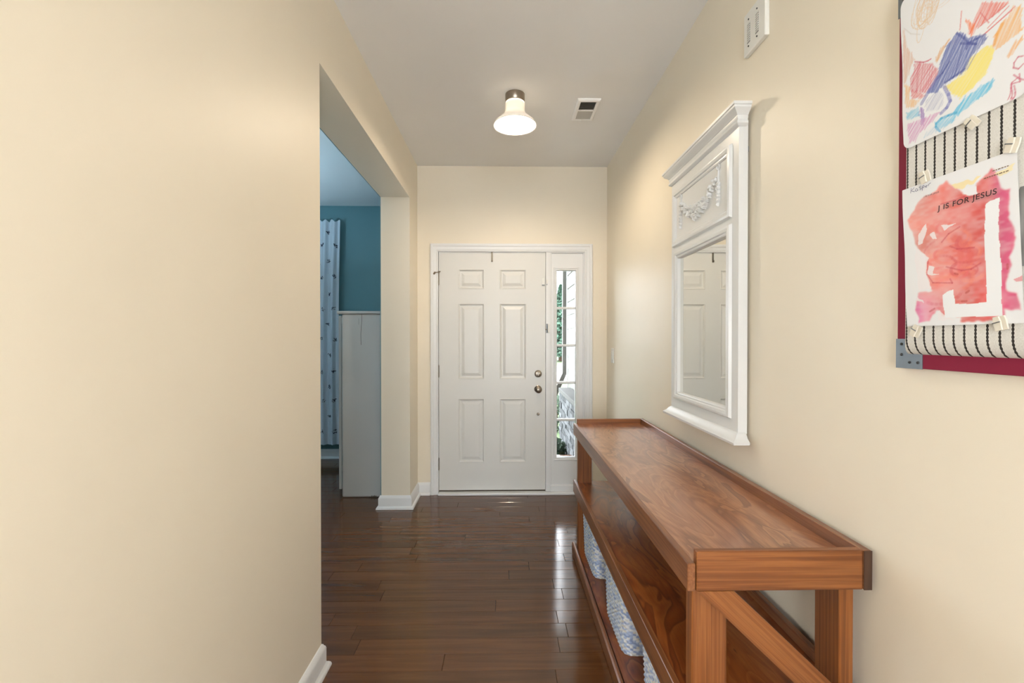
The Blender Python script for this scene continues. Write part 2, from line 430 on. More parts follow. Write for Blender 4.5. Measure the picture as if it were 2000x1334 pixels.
m = MB(); m.box(-0.553, 0.690, WALL_F - 0.045, WALL_F + 0.139, 0.0, 0.020, 0.004)
tag(m.build('trim_threshold', M['trim']), 'low pale threshold strip under the front door', 'threshold', kind='structure')

LX0, LX1, LZ0, LZ1 = -0.5505, 0.3545, 0.033, 2.0575
PANELS = [(-0.386, -0.165, 1.742, 1.910), (-0.035, 0.190, 1.742, 1.910), (-0.386, -0.165, 0.978, 1.620), (-0.035, 0.190, 0.978, 1.620), (-0.386, -0.165, 0.268, 0.812), (-0.035, 0.190, 0.268, 0.812)]
m = MB(); yF, yC, yB = WALL_F + 0.006, WALL_F + 0.022, WALL_F + 0.050
m.box(LX0, LX1, yC, yB, LZ0, LZ1)
for a, b in ((LX0, -0.386), (-0.165, -0.035), (0.190, LX1)): m.box(a, b, yF, yC, LZ0, LZ1)
for a, b in ((-0.386, -0.165), (-0.035, 0.190)):
    for c, d in ((LZ0, 0.268), (0.812, 0.978), (1.620, 1.742), (1.910, LZ1)): m.box(a, b, yF, yC, c, d)
door = m.build('door_1', M['door'], loc=((LX0 + LX1) / 2, WALL_F + 0.03, 0))
tag(door, 'white six-panel front door at the end of the hallway', 'door', kind='structure')
PP = [(0.0, 0.0), (-0.004, 0.0025), (-0.009, -0.001), (-0.016, -0.0105), (-0.026, -0.011), (-0.050, -0.002), (-0.053, -0.002)]
for r in PANELS:
    MB().rings(r, PP, lambda u, v, h: (u, yF - h, v), fill=True).build('door_panel', M['door'], door)
def cyl_y(m, x, z, y0, y1, r, n=20): m.tube([(x, y0, z), (x, y1, z)], r, n); return m
for z in (1.826, 1.046, 0.259):
    h = MB(); h.tube([(-0.553, WALL_F - 0.004, z - 0.05), (-0.553, WALL_F - 0.004, z + 0.05)], 0.0065, 10)
    h.tube([(-0.553, WALL_F - 0.004, z - 0.057), (-0.553, WALL_F - 0.004, z + 0.057)], 0.0035, 8)
    h.box(-0.5525, -0.5495, WALL_F - 0.004, WALL_F + 0.006, z - 0.05, z + 0.05)
    ho = h.build('hinge', M['hinge'], door, smooth=40)
    if z > 1.5:
        s_ = MB(); s_.tube([(-0.553, WALL_F - 0.006, z + 0.055), (-0.575, WALL_F - 0.035, z + 0.052)], 0.004, 8)
        s_.tube([(-0.575, WALL_F - 0.035, z + 0.052), (-0.588, WALL_F - 0.024, z + 0.040)], 0.008, 10)
        s_.tube([(-0.553, WALL_F - 0.006, z + 0.055), (-0.535, WALL_F - 0.02, z + 0.062)], 0.005, 8)
        s_.tube([(-0.553, WALL_F - 0.004, z + 0.048), (-0.553, WALL_F - 0.004, z + 0.066)], 0.009, 10)
        tag(s_.build('hinge_pin_stop', M['nickel'], ho, smooth=40), 'nickel door stop on the top hinge')
MB().box(LX0, LX1, WALL_F + 0.012, WALL_F + 0.050, 0.0201, 0.0329).build('door_sweep', M['rubber'], door)
RotY = Matrix.Rotation(R(90), 4, 'X')      # lathe axis z -> -y (towards the hallway)
def front_lathe(x, z, prof, name, parent, mat, n=28):
    return MB().lathe(prof, Matrix.Translation((x, yF, z)) @ RotY, n).build(name, mat, parent, smooth=35)
db = front_lathe(0.292, 1.023, [(0, 0), (0.031, 0), (0.031, 0.006), (0.027, 0.014), (0.020, 0.017), (0, 0.018)], 'deadbolt', door, M['nickel'])
tb = MB(); tb.box(0.287, 0.297, yF - 0.034, yF - 0.017, 1.006, 1.040, 0.003, 2); tb.build('thumb_turn', M['nickel'], db)
kn = front_lathe(0.292, 0.892, [(0, 0), (0.032, 0), (0.032, 0.005), (0.026, 0.009), (0.012, 0.012), (0.011, 0.032), (0.020, 0.036), (0.027, 0.044), (0.029, 0.054), (0.026, 0.063), (0.016, 0.069), (0, 0.070)], 'door_knob', door, M['nickel'])
tb = MB(); tb.box(0.2895, 0.2945, yF - 0.076, yF - 0.069, 0.884, 0.902, 0.001); tb.build('lock_button', M['nickel'], kn)
front_lathe(0.292, 0.679, [(0, 0), (0.012, 0), (0.012, 0.003), (0.009, 0.010), (0.005, 0.012), (0, 0.012)], 'door_bumper', door, M['nickel'], 16)
# small hardware fixed on door and frame
m = MB(); m.box(-0.107, -0.093, yF - 0.004, yF, 1.978, 2.0575, 0.0015); m.box(-0.107, -0.093, yF - 0.004, WALL_F + 0.03, 2.0575, 2.0600)
m.box(-0.107, -0.093, yF - 0.013, yF - 0.002, 1.974, 1.982, 0.0015); m.box(-0.107, -0.093, yF - 0.013, yF - 0.010, 1.974, 1.992, 0.001)
tag(m.build('wreath_hook', M['hinge'], loc=(-0.1, yF, 2.05)), 'metal hook hanging over the top edge of the front door', 'hook')
m = empty('door_sensor', (0.335, yF, 1.79), 'small white alarm sensor near the top right of the front door', 'sensor')
MB().box(0.322, 0.349, yF - 0.014, yF, 1.773, 1.838, 0.003, 2).build('sensor_body', M['plastic'], m)
MB().box(0.324, 0.347, yF - 0.0165, yF - 0.0138, 1.772, 1.780, 0.001).build('sensor_base', M['steel'], m)
m = empty('sensor_magnet', (0.366, WALL_F - 0.006, 1.79), 'tiny white magnet block on the jamb beside the alarm sensor', 'sensor')
MB().box(0.360, 0.372, WALL_F - 0.018, WALL_F - 0.006, 1.788, 1.822, 0.002, 2).build('magnet_body', M['plastic'], m)
MB().tube([(0.366, WALL_F - 0.010, 1.780), (0.366, WALL_F - 0.006, 1.780)], 0.004, 10).build('screw', M['steel'], m)
m = empty('door_latch', (0.379, WALL_F - 0.006, 1.37), 'small flip latch on the jamb halfway up the front door', 'latch')
MB().box(0.362, 0.371, WALL_F - 0.012, WALL_F - 0.006, 1.370, 1.448, 0.001).build('strike_plate', M['darksteel'], m)
MB().box(0.372, 0.386, WALL_F - 0.030, WALL_F - 0.006, 1.372, 1.446, 0.003, 2).build('latch_body', M['plastic'], m)
MB().tube([(0.368, WALL_F - 0.018, 1.40), (0.352, WALL_F - 0.018, 1.40)], 0.004, 8).build('latch_arm', M['nickel'], m)

sl = empty('window_1', (0.54, WALL_F, 0.02), 'tall narrow five-pane sidelight window right of the front door', 'window', kind='structure')
SX0, SX1, SZ0, SZ1 = 0.395, 0.686, 0.020, 2.0605
GX0, GX1, GZ0, GZ1 = 0.452, 0.612, 0.306, 1.902
ys = WALL_F + 0.012
m = MB()
m.box(SX0, GX0, ys, ys + 0.045, SZ0, SZ1); m.box(GX1, SX1, ys, ys + 0.045, SZ0, SZ1)
m.box(GX0, GX1, ys, ys + 0.045, SZ0, GZ0); m.box(GX0, GX1, ys, ys + 0.045, GZ1, SZ1)
m.build('sidelight_panel', M['trim'], sl)
m = MB(); m.rings((SX0 + 0.012, SX1 - 0.012, 0.075, SZ1 - 0.014), [(0.012, 0.0), (0.012, 0.012), (0.004, 0.012), (0.0, 0.006), (0.0, 0.0)], lambda u, v, h: (u, ys - h, v))
m.build('stop_moulding', M['trim'], sl)
m = MB(); m.rings((GX0, GX1, GZ0, GZ1), [(0.0, -0.02), (0.0, 0.004), (0.006, 0.008), (0.013, 0.005), (0.018, 0.009), (0.025, 0.006), (0.028, 0.0)], lambda u, v, h: (u, ys - h, v))
m.build('glazing_frame', M['trim'], sl, smooth=25)
MB().box(SX0, SX1, WALL_F - 0.012, ys, SZ0, 0.072, 0.003).build('sidelight_base', M['trim'], sl)
NP = 5; ph = (GZ1 - GZ0) / NP
for i in range(NP):
    MB().box(GX0, GX1, ys + 0.020, ys + 0.024, GZ0 + i * ph + 0.001, GZ0 + (i + 1) * ph - 0.001).build('pane', M['glass'], sl)
    if i: MB().box(GX0, GX1, ys + 0.004, ys + 0.040, GZ0 + i * ph - 0.010, GZ0 + i * ph + 0.010, 0.004).build('muntin', M['trim'], sl)

# ------------------------------------------------------------------ hall ceiling lamp (and the unseen floor lamps added for fill)
def mk_opal():
    m = bpy.data.materials.new('opal_glass'); m.use_nodes = True; nt = m.node_tree; p = nt.nodes['Principled BSDF']
    p.inputs['Base Color'].default_value = (0.86, 0.86, 0.85, 1); p.inputs['Roughness'].default_value = 0.25
    tr = N(nt, 'ShaderNodeBsdfTranslucent'); tr.inputs[0].default_value = (0.9, 0.88, 0.84, 1)
    mx = N(nt, 'ShaderNodeMixShader'); mx.inputs[0].default_value = 0.15
    nt.links.new(p.outputs[0], mx.inputs[1]); nt.links.new(tr.outputs[0], mx.inputs[2]); nt.links.new(mx.outputs[0], nt.nodes['Material Output'].inputs[0]); return m
M['opal'] = mk_opal()
def ceiling_lamp(x, y, label, strength):
    r = empty('ceiling_lamp', (x, y, CEIL), label, 'ceiling lamp')
    T = Matrix.Translation((x, y, CEIL))
    MB().lathe([(0, 0), (0.058, 0), (0.058, -0.040), (0.054, -0.046), (0, -0.046)], T, 40).build('canopy', M['nickel'], r, smooth=40)
    prof = [(0.048, -0.046), (0.056, -0.049), (0.058, -0.060), (0.058, -0.098), (0.062, -0.112), (0.074, -0.128), (0.098, -0.148), (0.118, -0.166), (0.126, -0.178), (0.127, -0.186),
            (0.122, -0.184), (0.120, -0.177), (0.112, -0.167), (0.092, -0.150), (0.068, -0.131), (0.057, -0.114), (0.053, -0.098), (0.053, -0.060)]
    MB().lathe(prof, T, 48).build('lamp_shade', M['opal'], r, smooth=50)
    MB().lathe([(0, -0.046), (0.02, -0.046), (0.02, -0.095), (0, -0.095)], T, 20).build('socket', M['plastic'], r, smooth=40)
    bm_ = emit('lamp_bulb_%d' % int(strength), (1.0, 0.83, 0.62), strength)
    MB().lathe([(0, -0.095), (0.016, -0.095), (0.022, -0.108), (0.035, -0.128), (0.040, -0.145), (0.035, -0.163), (0.020, -0.176), (0, -0.180)], T, 24).build('bulb', bm_, r, smooth=60)
    return r
ceiling_lamp(0.067, 2.728, 'white flared glass ceiling lamp with nickel canopy in the hallway', BULB)
def fill_globe(x, y, z, label, mat):
    r = empty('fill_floor_lamp', (x, y, 0), label, 'floor lamp', 'added fill globes out of view')
    T = Matrix.Translation((x, y, 0))
    MB().lathe([(0, 0.001), (0.14, 0.001), (0.14, 0.018), (0.02, 0.030), (0, 0.030)], T, 32).build('base', M['nickel'], r, smooth=40)
    MB().tube([(x, y, 0.03), (x, y, z - 0.12)], 0.011, 12).build('pole', M['nickel'], r, smooth=40)
    MB().ellipsoid(Vector((x, y, z)), (0.13, 0.13, 0.13), None, 4).build('opal_globe', mat, r, smooth=60)
GLOBE = emit('fill_globe_glow', (0.98, 1.0, 0.99), GLOBE_FILL)
fill_globe(0.10, -0.70, 1.30, 'unseen floor lamp added just behind the viewer to brighten the hallway', GLOBE)
fill_globe(-1.2, -3.4, 1.32, 'unseen floor lamp added in the room behind the viewer for fill light', GLOBE)
def uplight(x, y, z, label, mat):
    r = empty('fill_uplight', (x, y, 0), label, 'floor lamp')
    T = Matrix.Translation((x, y, 0))
    MB().lathe([(0, 0.001), (0.14, 0.001), (0.14, 0.018), (0.02, 0.030), (0, 0.030)], T, 32).build('base', M['nickel'], r, smooth=40)
    MB().tube([(x, y, 0.03), (x, y, z - 0.06)], 0.011, 12).build('pole', M['nickel'], r, smooth=40)
    MB().lathe([(0, z - 0.07), (0.05, z - 0.065), (0.12, z - 0.02), (0.15, z + 0.03), (0.146, z + 0.03), (0.116, z - 0.016), (0, z - 0.06)], T, 32).build('bowl_shade', M['nickel'], r, smooth=40)
    MB().lathe([(0, z - 0.012), (0.10, z - 0.012), (0.10, z - 0.004), (0, z)], T, 32).build('light_disc', mat, r, smooth=40)
uplight(-2.7, 3.3, 1.75, 'unseen nickel torchiere uplighter standing in the teal room', emit('fill_disc_glow', (0.54, 0.81, 1.0), UPLIGHT_FILL))

# ------------------------------------------------------------------ ceiling register
M['ventw'] = paint('bright_white_vent_enamel', (253, 253, 252), 0.35)
M['ventshade'] = paint('shaded_vent_louvre', (196, 194, 188), 0.5)  # shade of the turned slats put into the colour, greyer than the frame
v = empty('ceiling_vent', (0.52, 2.895, CEIL), 'small white rectangular air vent in the hallway ceiling', 'air vent')
VX0, VX1, VY0, VY1 = 0.449, 0.590, 2.752, 3.036
Pc = lambda u, w_, h: (u, w_, CEIL - h)
MB().rings((VX0 + 0.022, VX1 - 0.022, VY0 + 0.030, VY1 - 0.030), [(0.0, 0.001), (0.0, 0.013), (0.014, 0.013), (0.022, 0.006), (0.022, 0.0)], Pc).build('vent_frame', M['ventw'], v)
MB().box(VX0 + 0.022, VX1 - 0.022, VY0 + 0.03, VY1 - 0.03, CEIL - 0.002, CEIL - 0.0005).build('vent_back', M['black'], v)
ym = (VY0 + VY1) / 2
MB().box(VX0 + 0.022, VX1 - 0.022, ym - 0.005, ym + 0.005, CEIL - 0.010, CEIL - 0.003).build('vent_bar', M['ventw'], v)
for half, (a, b, tilt) in enumerate(((VY0 + 0.03, ym - 0.005, -1), (ym + 0.005, VY1 - 0.03, 1))):
    n = 9
    for i in range(n):
        yy = a + (b - a) * (i + 0.5) / n
        t = MB(); q = 0.0052 * tilt
        t.prism([(yy - q - 0.0006, 0.0025), (yy - q + 0.0006, 0.0025), (yy + q + 0.0006, 0.0095), (yy + q - 0.0006, 0.0095)], VX0 + 0.022, VX1 - 0.022, lambda u, h, x: (x, u, CEIL - h))
        t.build('louvre', M['ventshade'], v)
m = MB(); m.box(0.512, 0.516, VY1 - 0.032, VY1 - 0.014, CEIL - 0.016, CEIL - 0.009, 0.001); m.build('lever', M['plastic'], v)

# ------------------------------------------------------------------ wall chime box and light switch
c = empty('door_chime', (WALL_R, 1.56, 2.33), 'white door chime box with two slotted grilles high on the right wall', 'door chime')
CY0, CY1, CZ0, CZ1 = 1.495, 1.628, 2.330, 2.478
MB().box(WALL_R - 0.016, WALL_R, CY0, CY1, CZ0, CZ1, 0.003, 2).build('chime_cover', M['plastic'], c)
for yc in (1.595, 1.542):
    g = MB().box(WALL_R - 0.0168, WALL_R - 0.0158, yc - 0.009, yc + 0.009, 2.367, 2.436).build('grille', paint('grey_chime_grille', (150, 150, 148), 0.6), c)
    for i in range(9):
        z = 2.371 + i * 0.0076
        MB().box(WALL_R - 0.0185, WALL_R - 0.0165, yc - 0.009, yc + 0.009, z, z + 0.0035).build('grille_slat', M['plastic'], g)
    for z in (2.355, 2.449):
        MB().tube([(WALL_R - 0.0185, yc, z), (WALL_R - 0.0158, yc, z)], 0.0028, 8).build('screw', M['darksteel'], c)
c = empty('light_switch', (WALL_R, 3.65, 1.13), 'white rocker light switch plate on the right wall near the door', 'light switch')
MB().box(WALL_R - 0.006, WALL_R, 3.612, 3.688, 1.127, 1.245, 0.002, 2).build('switch_plate', M['plastic'], c)
MB().box(WALL_R - 0.010, WALL_R - 0.005, 3.634, 3.666, 1.152, 1.220, 0.002, 2).build('rocker', M['plastic'], c)

# ------------------------------------------------------------------ console table
KX0, KX1, KY0, KY1 = 0.428, 0.862, 1.048, 2.795
con = empty('console_table', ((KX0 + KX1) / 2, (KY0 + KY1) / 2, 0), 'long stained pine console table with two lower shelves below the mirror', 'console table')
B = 0.0018
def cpart(name, b, mat, bev=B): return MB().box(*b, bev).build(name, M[mat], con)
T = 0.019
# top tray
cpart('front_rail', (KX0, KX0 + T, KY0, KY1, 0.737, 0.802), 'wy')
cpart('back_rail', (KX1 - T, KX1, KY0 - 0.001, KY1, 0.737, 0.830), 'wy')
cpart('rail_end', (KX1 - T, KX1, KY0 - 0.0025, KY0 - 0.001, 0.7375, 0.8295), 'endgrain', 0)
cpart('end_board', (KX0 + T + 0.002, KX1 - T - 0.001, KY0, KY0 + T, 0.737, 0.830), 'wx')
cpart('end_board', (KX0 + T + 0.002, KX1 - T - 0.001, KY1 - T, KY1, 0.737, 0.830), 'wx')
cpart('top_panel', (KX0 + T + 0.0004, KX1 - T, KY0 + T, KY1 - T, 0.780, 0.7985), 'ply', 0.001)
# legs: broad face to the ends at the front, narrow at the back
LEG = [(KX0 + T + 0.0005, 0.532, KY0 + 0.0215, KY0 + 0.0595), (KX0 + T + 0.0005, 0.532, KY1 - 0.0595, KY1 - 0.0215), (0.803, 0.838, KY0 + 0.0215, KY0 + 0.1105), (0.803, 0.838, KY1 - 0.1105, KY1 - 0.0215)]
for a, b, c_, d in LEG: cpart('leg', (a, b, c_, d, 0.0, 0.7795), 'wz', 0.003)
# middle shelf
cpart('shelf_rail', (KX0, KX0 + T, KY0, KY1, 0.382, 0.455), 'wy')
cpart('shelf_rail', (0.8385, 0.8385 + T, KY0, KY1, 0.405, 0.480), 'wy')
cpart('shelf_rail', (KX0 + T + 0.001, 0.838, KY0, KY0 + T, 0.382, 0.440), 'wx')
cpart('shelf_rail', (KX0 + T + 0.001, 0.838, KY1 - T, KY1, 0.382, 0.440), 'wx')
def notched(z0, z1, name):
    m = MB()
    m.box(KX0 + T + 0.0004, 0.8383, KY0 + 0.1115, KY1 - 0.1115, z0, z1)
    for (a, b, fr) in ((KY0 + T, KY0 + 0.1115, 0), (KY1 - 0.1115, KY1 - T, 1)):
        m.box(0.5325, 0.8025, a, b, z0, z1)
        e = (KY0 + 0.060, KY0 + 0.1115) if fr == 0 else (KY1 - 0.1115, KY1 - 0.060)
        m.box(KX0 + T + 0.0004, 0.5325, *e, z0, z1)
    return m.build(name, M['plyd'], con)
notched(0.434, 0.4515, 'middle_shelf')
# bottom shelf
cpart('shelf_rail', (KX0 - 0.008, KX0 + T - 0.008, KY0, KY1, 0.002, 0.072), 'wy', 0.006)
cpart('shelf_rail', (0.819, 0.838, KY0 + 0.112, KY1 - 0.112, 0.002, 0.090), 'wy')
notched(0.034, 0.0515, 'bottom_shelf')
# diagonal brace on the near end
BR_A = math.atan2(0.2845, 0.300)            # slope of the brace
poly = [(0.4535, 0.7365), (0.538, 0.7365), (0.838, 0.452), (0.838, 0.382), (0.824, 0.382)]
ca, sa = math.cos(BR_A), math.sin(BR_A)
ox, oz = 0.65, 0.58
loc_poly = [((u - ox) * ca - (v - oz) * sa, (u - ox) * sa + (v - oz) * ca) for u, v in poly]
m = MB(); m.prism(loc_poly, 0.001, 0.0205, lambda u, v, h: (u, h, v))
br_ = m.build('brace', M['wx'], loc=(0, 0, 0)); br_.parent = con
br_.location = Vector((ox, KY0, oz)) - con.location; br_.rotation_euler = (0, BR_A, 0)

# ------------------------------------------------------------------ woven baskets on the bottom shelf
def make_basket():
    W, L, H = 0.165, 0.172, 0.262           # half depth (x), half length (y), height
    rows, stakes, sr, ss = 30, 96, 3, 3
    nr, ns = rows * sr, stakes * ss
    rng = np.random.RandomState(3)
    def loop(t, a, b, e=9.0):
        c, s = math.cos(t), math.sin(t)
        k = (abs(c) ** e + abs(s) ** e) ** (-1 / e)
        return a * c * k, b * s * k
    # equal arc spacing
    raw = [loop(2 * PI * i / 2000, W, L) for i in range(2001)]
    cum = [0]
    for p, q in zip(raw, raw[1:]): cum.append(cum[-1] + math.dist(p, q))
    ts = np.interp(np.linspace(0, cum[-1], ns, endpoint=False), cum, np.linspace(0, 2 * PI, 2001))
    pal = np.array([lin((238, 240, 242)), lin((226, 231, 240)), lin((186, 202, 230)), lin((160, 178, 216)), lin((228, 224, 214))])
    pick = rng.choice(5, size=(rows + 1, stakes), p=[.36, .22, .20, .12, .10])
    for r_ in range(rows):                       # twisted cord: dye runs diagonally
        for s_ in range(stakes):
            if (s_ * 2 + r_ * 3) % 11 < 3: pick[r_, s_] = 2 + (s_ + r_) % 2
    V, Cc = [], []
    for j in range(nr + 1):
        f = j / nr; z = f * H; k = 0.945 + 0.055 * f
        if f < 0.05: k *= 0.955 + 0.045 * math.sqrt(max(0, 1 - (1 - f / 0.05) ** 2))
        for i in range(ns):
            x, y_ = loop(ts[i], W * k, L * k)
            n = Vector((math.copysign((abs(x) / (W * k)) ** 8, x), math.copysign((abs(y_) / (L * k)) ** 8, y_))).normalized()
            r_, s_ = min(j // sr, rows), i // ss
            ph = (i / ss + (r_ % 2)) * PI
            d = 0.0022 * math.cos(ph) - 0.0028 * (0.5 + 0.5 * math.cos(2 * PI * j / sr))
            V.append((x + n.x * d, y_ + n.y * d, z)); Cc.append(pal[pick[r_, s_]])
    F = []
    for j in range(nr):
        for i in range(ns):
            x, y_ = loop(ts[i], W, L); endface = abs(y_) > L * 0.97 and abs(x) < W * 0.80
            if endface and 6 < j < nr - 5 and j % 3 == 0 and i % 3 == 0 and (i // 3 + j // 3) % 2 == 0 and (i // 3) % 4 != 1: continue
            a = j * ns + i; b = j * ns + (i + 1) % ns
            F.append((a, b, b + ns, a + ns))
    F.append(tuple(range(ns))[::-1])
    r = empty('woven_basket', (0, 0, 0))
    o = pydata('basket_body', V, F, M['weave'], r, smooth=True); set_colors(o.data, np.array(Cc))
    for z, rad, k in ((H, 0.0052, 1.0), (0.004, 0.0042, 0.905)):
        m = MB(); pts = [(*loop(ts[i], W * k, L * k), z) for i in range(0, ns, 3)]
        m.tube(pts, rad, 6, closed=True)
        m.build('rim' if z > 0.1 else 'base_cord', M['cord'], r, smooth=60)
    return r
M['weave'] = vcol('blue_white_woven_paper', 0.8)
M['cord'] = paint('cream_blue_cord', (214, 208, 196), 0.8, 0.6, 260)
bk = make_basket()
BL = ['blue and white woven basket on the console bottom shelf, farthest of three', 'blue and white woven basket on the console bottom shelf, middle of three', 'blue and white woven basket on the console bottom shelf, nearest of three']
for i, yb in enumerate((2.545, 1.962, 1.385)):
    if i == 0: r = bk
    else:
        r = bk.copy(); COL.objects.link(r)
        for ch in bk.children:
            q = ch.copy(); COL.objects.link(q); q.parent = r
    r.location = (0.632, yb, 0.0516); tag(r, BL[i], 'basket', 'woven baskets under the console')

# ------------------------------------------------------------------ trumeau wall mirror
MXF, MXB = 0.835, 0.868
mir = empty('wall_mirror', (WALL_R, 1.93, 0.95), 'tall white painted mirror with carved garland panel above the console', 'mirror')
Pm = lambda u, v, h: (MXF - h, u, v)
MY0, MY1 = 1.607, 2.252
m = MB()
for b in ((MY0, 1.690, 0.985, 2.10), (2.166, MY1, 0.985, 2.10), (1.690, 2.166, 0.985, 1.068), (1.690, 2.166, 1.710, 2.10)): m.box(MXF, MXB, b[0], b[1], b[2], b[3])
m.build('backboard', M['mirror_frame'], mir)
def prof_rail(name, prof, y0, y1, sc=1.0):
    """moulding with returns at both ends: prof = (projection, z)"""
    m = MB(); rings = []
    for pr, z in prof: rings.append([m.bm.verts.new(c) for c in ((MXB - 0.006, y0 - pr, z), (MXF - pr, y0 - pr, z), (MXF - pr, y1 + pr, z), (MXB - 0.006, y1 + pr, z))])
    for a, b in zip(rings, rings[1:]):
        for i in range(4): m.bm.faces.new((a[i], a[(i + 1) % 4], b[(i + 1) % 4], b[i]))
    m.bm.faces.new(rings[0]); m.bm.faces.new(rings[-1][::-1])
    return m.build(name, M['mirror_frame'], mir, smooth=30)
prof_rail('crown', [(0.013, 2.115), (0.015, 2.119), (0.020, 2.123), (0.027, 2.128), (0.032, 2.134), (0.033, 2.140), (0.037, 2.142), (0.037, 2.151)], MY0, MY1)
prof_rail('crown_bed', [(0.002, 2.079), (0.008, 2.082), (0.013, 2.087), (0.012, 2.095), (0.008, 2.101), (0.011, 2.107), (0.011, 2.115)], MY0, MY1)
prof_rail('sill', [(0.018, 0.950), (0.030, 0.951), (0.032, 0.960), (0.025, 0.965), (0.017, 0.971), (0.010, 0.982), (0.003, 0.988), (0.0, 0.990)], MY0, MY1)
MR = [(-0.001, -0.002), (0.0, 0.004), (0.005, 0.007), (0.010, 0.006), (0.014, 0.011), (0.024, 0.013), (0.032, 0.010), (0.037, 0.0)]
MB().rings((1.690, 2.190, 1.806, 2.002), MR, Pm).build('panel_moulding', M['mirror_frame'], mir, smooth=30)
MB().rings((1.690, 2.166, 1.068, 1.710), [(-0.002, -0.012)] + MR, Pm).build('mirror_moulding', M['mirror_frame'], mir, smooth=30)
MB().box(MXF + 0.010, MXF + 0.014, 1.686, 2.170, 1.064, 1.714).build('mirror_glass', M['mirror'], mir)
MB().box(MXF + 0.015, MXB - 0.002, 1.690, 2.166, 1.068, 1.710).build('glass_backing', M['black'], mir)
for yy in (1.62, 2.2):
    MB().box(MXB - 0.001, WALL_R, yy, yy + 0.03, 1.995, 2.015, 0.001).build('hanger', M['steel'], mir)
# carved garland: two bows, two bell-drop tassels, a swag of leaves and flowers
ga = MB(); rg = random.Random(7)
def leaf(y_, z_, ln, wd, ang, th=0.005):
    ga.ellipsoid(Vector((MXF - 0.003, y_, z_)), (th * 2.0, wd, ln), Matrix.Rotation(ang, 4, 'X'), 1)
for yb in (1.757, 2.131):
    for s_ in (-1, 1):
        pts = [(MXF - 0.003, yb + s_ * 0.010 * math.sin(PI * t / 6), 1.988 + 0.018 * (1 - math.cos(PI * t / 6)) / 2 * 1.0 - 0.006) for t in range(7)]
        ga.tube(pts, 0.004, 6)
    ga.ellipsoid(Vector((MXF - 0.004, yb, 1.980)), (0.005, 0.006, 0.006))
    ga.tube([(MXF - 0.002, yb - 0.002, 1.978), (MXF - 0.003, yb + 0.002, 1.950), (MXF - 0.002, yb - 0.001, 1.925)], [0.004, 0.005, 0.004], 6)
    for i in range(5):
        z = 1.928 - i * 0.016
        ga.ellipsoid(Vector((MXF - 0.003, yb, z)), (0.010, 0.010 - 0.001 * i, 0.008))
        leaf(yb - 0.006, z - 0.004, 0.009, 0.004, 0.5); leaf(yb + 0.006, z - 0.004, 0.009, 0.004, -0.5)
    leaf(yb, 1.848, 0.010, 0.004, 0)
n = 23
for i in range(n):
    t = (i + 0.5) / n; yy = 1.762 + t * 0.364; q = 1 - (2 * t - 1) ** 2
    zc = 1.962 - 0.088 * q; th = 0.008 + 0.020 * q
    for k_ in range(2 + int(6 * q)):
        leaf(yy + rg.uniform(-0.008, 0.008), zc + rg.uniform(-th, th), rg.uniform(0.008, 0.014), rg.uniform(0.004, 0.006), rg.uniform(-1.2, 1.2), rg.uniform(0.004, 0.010))
for (a, b, r_) in ((1.945, 1.895, 0.016), (1.905, 1.900, 0.012), (1.985, 1.898, 0.012), (1.87, 1.905, 0.010), (2.02, 1.905, 0.010)):
    for k_ in range(6):
        an = k_ * PI / 3; ga.ellipsoid(Vector((MXF - 0.009, a + r_ * 0.6 * math.cos(an), b + r_ * 0.6 * math.sin(an))), (0.006, r_ * 0.42, r_ * 0.42))
    ga.ellipsoid(Vector((MXF - 0.015, a, b)), (0.006, r_ * 0.35, r_ * 0.35))
ga.build('carved_garland', M['mirror_frame'], mir, smooth=60)

# ------------------------------------------------------------------ fabric pin board
BX, BY0, BY1, BZ0, BZ1 = 0.862, 0.36, 0.982, 1.264, 2.085
bd = empty('pin_board', (WALL_R, (BY0 + BY1) / 2, BZ0), 'crimson framed pin board with black and white striped padded fabric', 'pin board')
M['crimson'] = paint('crimson_frame_paint', (138, 38, 64), 0.6, 0.05, 90, 0.05, 0.15)
FW = 0.031
for b in ((BY0, BY1, BZ0, BZ0 + FW), (BY0, BY1, BZ1 - FW, BZ1)): MB().box(BX, WALL_R, b[0], b[1], b[2], b[3], 0.001).build('frame_bar', M['crimson'], bd)
for b in ((BY0, BY0 + FW), (BY1 - FW, BY1)): MB().box(BX, WALL_R, b[0], b[1], BZ0 + FW, BZ1 - FW, 0.001).build('frame_bar', M['crimson'], bd)
def mk_stripe():
    m, nt, p = nodes('striped_woven_fabric')
    tc = N(nt, 'ShaderNodeTexCoord'); sp = N(nt, 'ShaderNodeSeparateXYZ'); nt.links.new(tc.outputs['UV'], sp.inputs[0])
    def mth(op, a, b=None):
        n = N(nt, 'ShaderNodeMath', operation=op)
        for i, q in enumerate((a, b)):
            if q is None: continue
            if isinstance(q, (int, float)): n.inputs[i].default_value = q
            else: nt.links.new(q, n.inputs[i])
        return n.outputs[0]
    # u, v are metres; stripes every 20 mm, plaited in 5.5 mm lozenges
    u = mth('ABSOLUTE', mth('SUBTRACT', mth('FRACT', mth('DIVIDE', sp.outputs[0], 0.02)), 0.5))
    wv = mth('ABSOLUTE', mth('SINE', mth('MULTIPLY', sp.outputs[1], PI / 0.0065)))
    wd = mth('ADD', mth('MULTIPLY', wv, 0.055), 0.062)
    msk = mth('LESS_THAN', u, wd)
    wn = noise(nt, coords(nt), 500, 2)
    base = ramp(nt, wn, [(0.3, lin((214, 212, 206))), (0.7, lin((230, 229, 225)))])
    nt.links.new(mixc(nt, msk, base, lin((50, 46, 44))), p.inputs['Base Color'])
    p.inputs['Roughness'].default_value = 0.85; bump(nt, wn, p, 0.5, 0.0006); return m
M['stripe'] = mk_stripe()
PX = 0.8455                                               # front of the pad
y0, y1, z0, z1 = BY0 + FW - 0.002, BY1 - FW + 0.002, BZ0 + FW - 0.002, BZ1 - FW + 0.002
